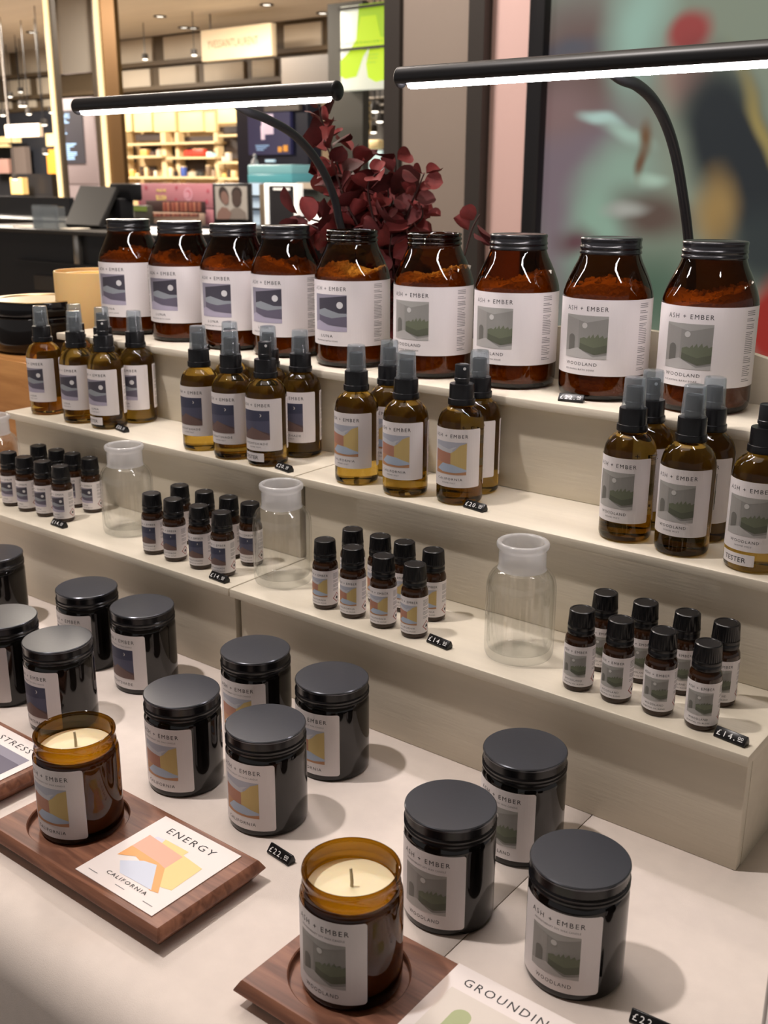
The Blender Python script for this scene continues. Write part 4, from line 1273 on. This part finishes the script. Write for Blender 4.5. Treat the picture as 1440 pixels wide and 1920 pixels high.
# dark counters and shop fittings of the distant left shop
def foot(u, Y, z=None):
    q = at_y(u, 420, Y)
    return Vector((q.x, Y, FZ if z is None else z))
lc = thing('far_counter', 'distant dark counter under the small white lightbox sign', 'counter', foot(50, 10.0))
def part_px(t, name, u0, v0, u1, v1, Y, depth, m, bevel=0.0, z0=None):
    um, vm = (u0 + u1) / 2, (v0 + v1) / 2
    o = t.location
    return obj(name, box(name, at_y(u0, vm, Y).x - o.x, at_y(u1, vm, Y).x - o.x, Y - o.y, Y + depth - o.y, (at_y(um, v1, Y).z if z0 is None else z0) - o.z, at_y(um, v0, Y).z - o.z, m, bevel), t)
part_px(lc, 'counter_body', -60, 326, 100, 420, 10.0, .6, DARKM, z0=FZ)
part_px(lc, 'back_panel', -60, 212, 105, 326, 11.2, .1, mat('dark_navy_panel', S(38, 40, 46), .4), z0=FZ)
part_px(lc, 'back_panel', 22, 275, 48, 328, 11.0, .1, mat('taupe_panel', S(112, 100, 94), .6))
part_px(lc, 'light_shelf', -20, 256, 30, 268, 10.9, .1, SHELFC)
part_px(lc, 'light_shelf', -20, 270, 12, 276, 10.9, .1, SHELFC)
part_px(lc, 'lit_niche', 86, 250, 106, 274, 10.9, .1, SHELFC)
part_px(lc, 'orange_display', 88, 280, 106, 332, 10.8, .1, emis('orange_display', S(214, 140, 56), .55))
part_px(lc, 'countertop_display', 20, 333, 42, 364, 9.8, .1, emis('amber_display', S(216, 176, 112), .6))
part_px(lc, 'picture_panel', -10, 298, 16, 325, 9.9, .05, mat('brown_picture', S(120, 92, 84), .6))

# lit beauty shelving
ls = thing('lit_shelving', 'warm brightly lit beauty shelving wall with cream header panels', 'shelving', foot(320, 11.2))
IV = mat('ivory_shelf', S(212, 188, 144), .5)
part_px(ls, 'back_panel', 212, 205, 452, 420, 11.4, .06, emis('ivory_lit_back', S(190, 160, 116), .10), z0=FZ)
for u0, u1 in ((221, 246), (251, 284), (288, 328), (335, 380), (384, 403)):
    part_px(ls, 'header_panel', u0, 210, u1, 247, 11.25, .08, SHELFC, .006)
part_px(ls, 'header_panel', 408, 203, 446, 231, 10.9, .3, SHELFC, .006)
for u0, v0, u1, v1 in ((254, 251, 305, 264), (336, 256, 402, 267), (240, 270, 250, 305), (262, 273, 302, 290), (313, 275, 330, 307), (262, 312, 290, 328), (345, 296, 382, 322), (412, 237, 446, 250), (412, 258, 446, 298)):
    part_px(ls, 'dark_niche', u0, v0, u1, v1, 11.34, .05, mat('dark_niche', S(58, 48, 44), .5))
for u0, u1 in ((222, 239), (303, 312), (330, 336), (402, 409)):
    part_px(ls, 'upright', u0, 248, u1, 345, 11.2, .12, IV)
for u0, u1, v in ((239, 303, 292), (312, 402, 294), (239, 402, 331), (409, 447, 252), (409, 447, 303), (409, 447, 333), (239, 402, 267)):
    part_px(ls, 'shelf_board', u0, v, u1, v + 4, 11.1, .25, IV)
prods = [(243, 318, 250, 331, (240, 178, 96)), (252, 322, 258, 331, (236, 206, 150)), (262, 318, 268, 331, (60, 40, 30)), (271, 314, 276, 331, (220, 190, 150)), (279, 320, 284, 331, (80, 56, 44)), (287, 316, 292, 331, (230, 214, 190)),
         (263, 280, 275, 292, (226, 170, 96)), (277, 282, 287, 292, (90, 70, 60)), (290, 276, 299, 292, (200, 180, 160)), (316, 314, 322, 331, (226, 206, 170)), (324, 318, 330, 331, (40, 30, 30)),
         (338, 277, 359, 292, (196, 58, 40)), (360, 279, 381, 292, (206, 66, 50)), (384, 281, 393, 294, (226, 236, 226)), (394, 284, 402, 294, (150, 200, 206)), (339, 312, 346, 331, (70, 90, 160)), (350, 318, 362, 331, (190, 180, 160)), (364, 320, 376, 331, (60, 60, 56)), (386, 310, 392, 331, (120, 100, 80)), (395, 314, 401, 331, (150, 130, 110)),
         (414, 290, 420, 303, (214, 200, 180)), (422, 286, 430, 303, (190, 180, 170)), (415, 322, 421, 333, (240, 190, 110)), (424, 318, 430, 333, (60, 48, 40)), (433, 320, 440, 333, (226, 190, 140))]
names = {0: 'amber', 1: 'cream'}
def cname(c):
    r, g, b = c
    if max(c) < 100: return 'dark'
    if r > 180 and g < 90: return 'red'
    if b > r + 30: return 'blue'
    if r > 200 and b < 120: return 'amber'
    if min(c) > 140: return 'pale'
    return 'brown'
for k, (u0, v0, u1, v1, c) in enumerate(prods):
    q = at_y((u0 + u1) / 2, v1 - .4, 11.15)
    w = (at_y(u1, v1, 11.15).x - at_y(u0, v1, 11.15).x) / 2
    h = at_y(u0, v0, 11.15).z - at_y(u0, v1, 11.15).z
    m = mat('product_' + cname(c) + str(k), S(*c), .4)
    t = thing('cosmetic_product', f'small {cname(c)} cosmetic pack on the distant lit shelves', 'cosmetics', q, 0, f'{cname(c)} packs on the lit shelves')
    if k % 3:
        obj('pack', lathe('pack', [(0, 0), (w, 0), (w, h * .62), (w * .6, h * .72), (w * .5, h * .72), (0, h * .72)], m, 12, 40), t, (0, w, 0))
        obj('pack_cap', lathe('pack_cap', [(0, h * .72), (w * .52, h * .72), (w * .52, h), (0, h)], DARKM if k % 2 else GOLDM, 12, 40), t, (0, w, 0))
    else:
        obj('pack', box('pack', -w, w, 0, w * 1.4, 0, h * .9, m, w * .08), t)
        obj('pack_cap', box('pack_cap', -w * .96, w * .96, .002, w * 1.36, h * .9, h, IV, w * .05), t)

# navy kiosk with a screen and a teal glass case
NAVY = mat('navy_kiosk', S(26, 28, 48), .35)
kk = thing('navy_kiosk', 'tall navy kiosk wall with a dark advertising screen', 'kiosk', foot(510, 8.0))
part_px(kk, 'kiosk_wall', 446, 196, 578, 420, 8.0, .2, NAVY, z0=FZ)
part_px(kk, 'header_strip', 495, 196, 560, 208, 7.95, .05, mat('grey_header', S(120, 112, 106), .5))
sc_ = part_px(kk, 'screen', 465, 211, 544, 290, 7.96, .04, emis('kiosk_screen', S(52, 50, 84), .5))
FIG = emis('kiosk_figure', S(226, 206, 222), .7); AMB = emis('kiosk_amber', S(220, 150, 60), .7)
part_px(kk, 'screen_figure', 490, 214, 512, 252, 7.952, .006, FIG, .002)
part_px(kk, 'screen_figure', 489, 236, 496, 262, 7.951, .006, FIG, .002)
part_px(kk, 'screen_bottle', 521, 275, 528, 285, 7.952, .006, AMB)
part_px(kk, 'screen_bottle', 531, 272, 539, 284, 7.952, .006, AMB)
for k in range(3): part_px(kk, 'screen_text', 479 + k, 272 + 4 * k, 504 - 5 * k, 274 + 4 * k, 7.953, .004, BLUEINK)
part_px(kk, 'kiosk_sign', 497, 299, 513, 304, 7.97, .03, emis('kiosk_sign', S(190, 220, 236), .8))
TEAL = emis('teal_case', S(130, 186, 192), .35); TEAL2 = mat('teal_case_deep', S(96, 172, 182), .25, emit=S(96, 172, 182), emit_s=.3)
tc_ = thing('teal_glass_case', 'pale teal glass display case in front of the navy kiosk', 'display case', at_y(506, 343, 7.2))
obj('plinth', box('plinth', -.17, .17, .02, .28, FZ - tc_.location.z, -.001, NAVY), tc_)
part_px(tc_, 'case_body', 464, 326, 547, 343, 7.2, .3, TEAL2, .01)
part_px(tc_, 'case_glass', 464, 309, 547, 326, 7.2, .3, TEAL, .01)
bt = thing('glass_stopper_bottle', 'small glass bottle with a stopper on the teal case', 'bottle', at_y(478, 309, 7.3))
obj('flask', lathe('flask', [(0, 0), (.036, 0), (.038, .01), (.026, .045), (.012, .055), (.012, .062), (0, .062)], mat('grey_flask', S(150, 150, 156), .2), 20, 40), bt)
obj('stopper', lathe('stopper', [(0, .062), (.014, .062), (.018, .075), (.012, .09), (0, .094)], mat('grey_flask', S(150, 150, 156), .2), 20, 50), bt)
# lime and white lightbox poster
lp, w, h = sign('lime_poster', 638, 8, 722, 168, 8.6, .08, emis('white_poster', S(226, 230, 214), .75), [], 'tall white lightbox poster with bright lime shapes', 'poster')
LIME = emis('lime_print', S(186, 222, 34), .75); LIME2 = emis('lime_print_dark', S(160, 200, 40), .7)
p = Print()
def TP(pts): return [((x - .5) * w * 1000, y * h * 1000) for x, y in pts]
p.poly(LIME2, TP([(.42, 1), (1, 1), (1, .1), (.8, .08), (.62, .14), (.58, .3), (.66, .5), (.52, .4), (.36, .16), (.1, .14), (0, .18), (0, .36), (.2, .46), (.36, .6)]), 0)
p.poly(LIME, TP([(.46, .86), (.8, .86), (.9, .6), (1, .6), (1, .1), (.8, .08), (.62, .14), (.58, .3), (.66, .5), (.52, .4), (.36, .16), (.1, .14), (0, .18), (0, .36), (.2, .46), (.36, .6)]), 1)
p.text(INK, 'ENTERGALLERY', 0, .55 * h * 1000, .022 * h * 1000, 2, 1.4, .9 * w * 1000)
for k, y in enumerate((.46, .40, .36, .31)): p.text(INKS, 'NOW OPEN'[:0] or 'IIIIIIIII', .2 * w * 1000, y * h * 1000, .014 * h * 1000, 2, 1.2, (.34 - .05 * k) * w * 1000)
obj('print', p.mesh('print', lambda x, y, off: (x / 1000, -.002 - off / 1000, y / 1000), None, 0, 1.0), lp)
obj('mullion', box('mullion', -w / 2 - .01, w / 2 + .01, -.02, .0, .49 * h - .012, .49 * h + .012, DGREY), lp)
obj('mullion', box('mullion', -w / 2 - .01, w / 2 + .01, -.02, .0, .97 * h - .012, .97 * h + .012, DGREY), lp)
dc = thing('dark_pier', 'dark grey-green pier under the lime poster', 'pier', foot(650, 8.7))
part_px(dc, 'pier_face', 616, 4, 680, 420, 8.7, .1, mat('greygreen_pier', S(74, 72, 66), .5), z0=FZ)
part_px(dc, 'pier_cap', 528, 104, 640, 190, 9.2, .2, mat('brown_bulkhead', S(66, 58, 50), .5))
ss = thing('far_shop_shelves', 'distant bright shop shelving seen beside the taupe column', 'shelving', foot(700, 9.2))
part_px(ss, 'back_panel', 676, 168, 740, 420, 9.4, .05, mat('far_shelf_back', S(70, 66, 62), .5), z0=FZ)
for v in (181, 195, 209, 221): part_px(ss, 'shelf_board', 684, v, 730, v + 3, 9.2, .2, mat('far_shelf_board', S(150, 142, 132), .5))
part_px(ss, 'lit_upright', 679, 190, 684, 252, 9.15, .1, SHELFC)
part_px(ss, 'lit_panel', 684, 262, 710, 279, 9.1, .1, SHELFC, .02)
part_px(ss, 'glass_panel', 690, 282, 716, 326, 9.1, .05, emis('pale_glass_panel', S(190, 214, 214), .5))
for k, (u, v) in enumerate(((703, 205), (712, 224), (686, 240), (700, 244))): hang_spot(u, v, 9.0 + .105 * k)

# ---- counter behind the table with the display items
ZT = at_y(120, 431, 3.6).z
ck = thing('till_counter', 'black till counter with grey edge behind the stepped stand', 'counter', foot(120, 3.6))
xa_, xb_ = at_y(-60, 435, 3.6).x - ck.location.x, at_y(330, 435, 3.6).x - ck.location.x
obj('counter_front', box('counter_front', xa_, xb_, 0, .55, 0, ZT - FZ - .022, DARKM), ck)
obj('counter_top', box('counter_top', xa_, xb_, -.05, .6, ZT - FZ - .0215, ZT - FZ, mat('grey_edge_top', S(56, 54, 52), .4), .004), ck)
part_px(ck, 'drawer_front', 64, 518, 108, 545, 3.585, .02, mat('grey_drawer', S(70, 66, 62), .5), .003)
part_px(ck, 'chrome_post', 137, 440, 147, 496, 3.57, .03, mat('chrome', S(190, 186, 180), .2, metal=.9), .004)
part_px(ck, 'shelf_board', 30, 498, 330, 502, 3.57, .03, mat('black_edge', S(34, 33, 33), .3))
# point of sale screen
ps = thing('till_monitor', 'black tilted till monitor on the till counter', 'monitor', foot(170, 3.75, ZT))
bm = bmesh.new()
A = [at_y(120, 421, 3.75), at_y(185, 424, 3.75), at_y(218, 350, 3.95), at_y(150, 347, 3.95)]
o = ps.location
nrm = (A[1] - A[0]).cross(A[3] - A[0]).normalized()
if nrm.y > 0: nrm = -nrm
v0 = [bm.verts.new((q - o)[:]) for q in A]; v1 = [bm.verts.new((q - o - nrm * .03)[:]) for q in A]
bm.faces.new(v0); bm.faces.new(v1[::-1])
for k in range(4): bm.faces.new((v0[k], v1[k], v1[(k + 1) % 4], v0[(k + 1) % 4]))
bmesh.ops.bevel(bm, geom=bm.edges[:], offset=.004, segments=2, affect='EDGES')
obj('display', bmm('display', bm, mat('matt_black_screen', S(30, 29, 29), .45), 40), ps)
part_px(ps, 'stand', 186, 372, 226, 430, 3.95, .1, DARKM, .01, z0=ZT)
part_px(ps, 'foot', 150, 423, 222, 431, 3.78, .2, DARKM, .004, z0=ZT)
part_px(ps, 'hood', 205, 344, 246, 376, 4.0, .08, DARKM, .01)
ac = thing('acrylic_holder', 'clear acrylic leaflet holder on the till counter', 'holder', foot(86, 3.6, ZT))
ACR = thin_glass('acrylic', (.75, .77, .78, 1), 1.49, .05, milky=.10, milk=(.7, .75, .8, 1))
for nm, a in (('front_sheet', (62, 388, 108, 427, 3.60, .004)), ('back_sheet', (62, 384, 108, 427, 3.66, .004)), ('side_sheet', (60, 386, 63, 427, 3.605, .055)), ('side_sheet', (104, 388, 107, 427, 3.605, .055))):
    part_px(ac, nm, *a, ACR, z0=ZT)
for k, (u0, u1, v) in enumerate([(112, 135, 425), (24, 48, 429)]):
    q = at_y((u0 + u1) / 2, v + 3, 3.62); q.z = ZT
    w = at_y(u1, v, 3.62).x - at_y(u0, v, 3.62).x
    tag(obj('paper_slip', box('paper_slip', -w / 2, w / 2, 0, .12, 0, .006, mat('slip_paper', S(206, 196, 180), .6), .002), None, q), ('cream paper pad lying beside the till monitor' if k == 0 else 'white paper slip beside the acrylic holder'), 'paper')
# black counter further back and the pink blusher display
ZM = at_y(430, 424, 5.0).z
bc = thing('makeup_counter', 'black make-up counter carrying the pink blusher display and the posters', 'counter', foot(400, 5.0))
xa_, xb_ = at_y(-120, 424, 5.0).x - bc.location.x, at_y(716, 424, 5.0).x - bc.location.x
obj('counter_front', box('counter_front', xa_, xb_, 0, .55, 0, ZM - FZ - .032, DARKM), bc)
obj('counter_top', box('counter_top', xa_, xb_, -.1, .65, ZM - FZ - .0315, ZM - FZ, DARKM, .004), bc)
part_px(bc, 'back_panel', -120, 368, 130, 410, 5.5, .05, DARKM, z0=ZM)
PINKD = mat('pink_display_board', S(176, 116, 126), .5)
pd = thing('blusher_display', 'pink display board reading MAKE ME BLUSH with rows of lip colours', 'display', foot(330, 5.0, ZM))
part_px(pd, 'board', 258, 344, 401, 392, 5.15, .03, PINKD, .004)
part_px(pd, 'board_side', 377, 390, 401, 408, 5.15, .03, PINKD, .002, z0=ZM)
ROSE = mat('rose_print', S(178, 84, 100), .5); ROSE2 = mat('rose_pale_print', S(206, 150, 164), .5)
o = pd.location
p = Print()
def PX(u, v):
    q = at_y(u, v, 5.15) - o
    return q.x * 1000, q.z * 1000
for (u, v, r) in ((274, 352, 5), (331, 352, 4), (330, 374, 4), (388, 378, 5), (390, 358, 4), (262, 380, 4)):
    x, y = PX(u, v); p.disc(ROSE, x, y, r * 3.0, 0)
x, y = PX(353, 364); p.disc(ROSE2, x, y, 46, 0); p.disc(ROSE, x, y, 26, 1); p.disc(ROSE2, x - 4, y - 4, 22, 2)
YINK = mat('gold_letters', S(240, 222, 130), .4)
x, y = PX(303, 358); p.text(YINK, 'MAKE ME', x, y - 6, 20, 1, 1.05, 100, .5)
x, y = PX(303, 371); p.text(YINK, 'BLUSH', x, y - 14, 34, 1, 1.05, 104, .9)
obj('board_print', p.mesh('board_print', lambda x, y, off: (x / 1000, 5.148 - o.y - off / 1000, y / 1000), None, 0, 1.0), pd)
part_px(pd, 'rack', 274, 377, 376, 400, 5.06, .05, mat('rack_brown', S(62, 40, 38), .5), .002)
rr = random.Random(2)
lm = [mat('lip_' + str(k), S(*c), .4) for k, c in enumerate([(140, 84, 70), (120, 62, 56), (158, 104, 84), (96, 52, 50)])]
for k in range(17):
    u = 305 + k * 4.1
    part_px(pd, 'lip_tube', u, 379, u + 3, 397, 5.04, .018, lm[k % 4], .001)
part_px(pd, 'front_tray', 278, 399, 374, 408, 4.98, .05, mat('beige_tray_front', S(176, 150, 132), .5), .002, z0=ZM)
for k in range(22):
    u = 280 + k * 4.25
    part_px(pd, 'tester_pan', u, 400.5, u + 2.6, 406, 4.972, .008, lm[(k * 3) % 4])
gb = thing('green_carton', 'small carton with green band beside the blusher display', 'box', foot(250, 4.905, ZM))
part_px(gb, 'carton', 227, 385, 274, 410, 4.905, .06, mat('dark_carton', S(66, 64, 58), .5), .003, z0=ZM)
part_px(gb, 'green_band', 250, 387, 275, 396, 4.902, .0028, mat('green_band', S(110, 130, 60), .5))
part_px(gb, 'white_strip', 247, 390, 251, 409, 4.901, .0028, mat('white_strip', S(210, 205, 196), .5), z0=ZM)
# portrait poster
pp = thing('portrait_poster', 'framed grey photograph of two people standing on the make-up counter', 'poster', foot(434, 5.0, ZM))
part_px(pp, 'frame', 399, 344, 468, 414, 5.02, .03, DARKM, .004, z0=ZM)
part_px(pp, 'picture', 404, 349, 463, 411, 5.01, .011, mat('grey_photo', S(168, 162, 156), .5))
SK1 = mat('photo_tone_mid', S(128, 100, 92), .6); SK2 = mat('photo_tone_dark', S(74, 60, 56), .6); HR = mat('photo_tone_hair', S(58, 48, 46), .6); SH = mat('photo_tone_shirt', S(124, 114, 108), .6)
o = pp.location
def PX2(u, v):
    q = at_y(u, v, 5.005) - o
    return q.x * 1000, q.z * 1000
p = Print()
def ell(m, u, v, ru, rv, L, rot=0, n=20):
    pts = []
    for k in range(n):
        a = 2 * PI * k / n
        x, y = ru * math.cos(a), rv * math.sin(a)
        pts.append(PX2(u + x * math.cos(rot) - y * math.sin(rot), v + x * math.sin(rot) + y * math.cos(rot)))
    p.poly(m, pts[::-1], L)
ell(HR, 419, 366, 9, 17, 0, -.25); ell(SK1, 421, 371, 7, 13, 1, -.25)
ell(HR, 443, 363, 10, 13, 0); ell(SK2, 443, 372, 9, 16, 1)
p.poly(SH, [PX2(*q) for q in ((427, 411), (430, 396), (438, 390), (450, 390), (460, 398), (462, 411))][::-1], 2)
p.poly(SK1, [PX2(*q) for q in ((406, 411), (408, 398), (416, 388), (426, 390), (434, 400), (430, 411))][::-1], 3)
obj('photo_print', p.mesh('photo_print', lambda x, y, off: (x / 1000, 5.008 - o.y - off / 1000, y / 1000), None, 0, 1.0), pp)
# lit blue cabinet and white framed lightbox
lb = thing('pale_blue_cabinet', 'narrow pale blue lit cabinet beside the white lightbox', 'cabinet', foot(478, 5.3, ZM))
part_px(lb, 'cabinet_body', 468, 343, 490, 420, 5.3, .1, emis('pale_blue_lit', S(176, 196, 214), .45), z0=ZM)
part_px(lb, 'cabinet_shelf', 468, 366, 490, 369, 5.28, .02, DARKM); part_px(lb, 'cabinet_shelf', 470, 390, 488, 394, 5.28, .02, DARKM)
wl = thing('white_lightbox', 'white glowing frame around a black poster on the make-up counter', 'lightbox', foot(527, 5.1, ZM))
WGL = emis('white_glow_frame', S(250, 244, 236), 1.0)
part_px(wl, 'frame_side', 496, 344, 503, 424, 5.1, .06, WGL, .003, z0=ZM); part_px(wl, 'frame_side', 551, 344, 557, 424, 5.1, .06, WGL, .003, z0=ZM)
part_px(wl, 'frame_top', 503, 344, 551, 349, 5.1, .06, WGL, .003); part_px(wl, 'edge', 487, 345, 496, 424, 5.12, .05, mat('bronze_edge', S(120, 106, 90), .4), z0=ZM)
part_px(wl, 'poster', 503, 349, 551, 424, 5.11, .04, mat('black_poster', S(40, 38, 40), .3), z0=ZM)
part_px(wl, 'poster_title', 512, 352.5, 543, 356.5, 5.105, .006, emis('poster_title', S(236, 232, 226), .7))
wc = thing('glowing_counter', 'low glowing white counter edge behind the red leaves', 'counter', foot(610, 5.4, ZM))
part_px(wc, 'counter_glow', 570, 394, 655, 416, 5.4, .1, WGL, .01, z0=ZM)
part_px(wc, 'counter_panel', 560, 356, 640, 394, 5.45, .1, mat('dark_green_panel', S(44, 46, 42), .5))
part_px(wc, 'counter_ledge', 556, 342, 590, 354, 5.42, .1, mat('pale_ledge', S(170, 156, 140), .5))
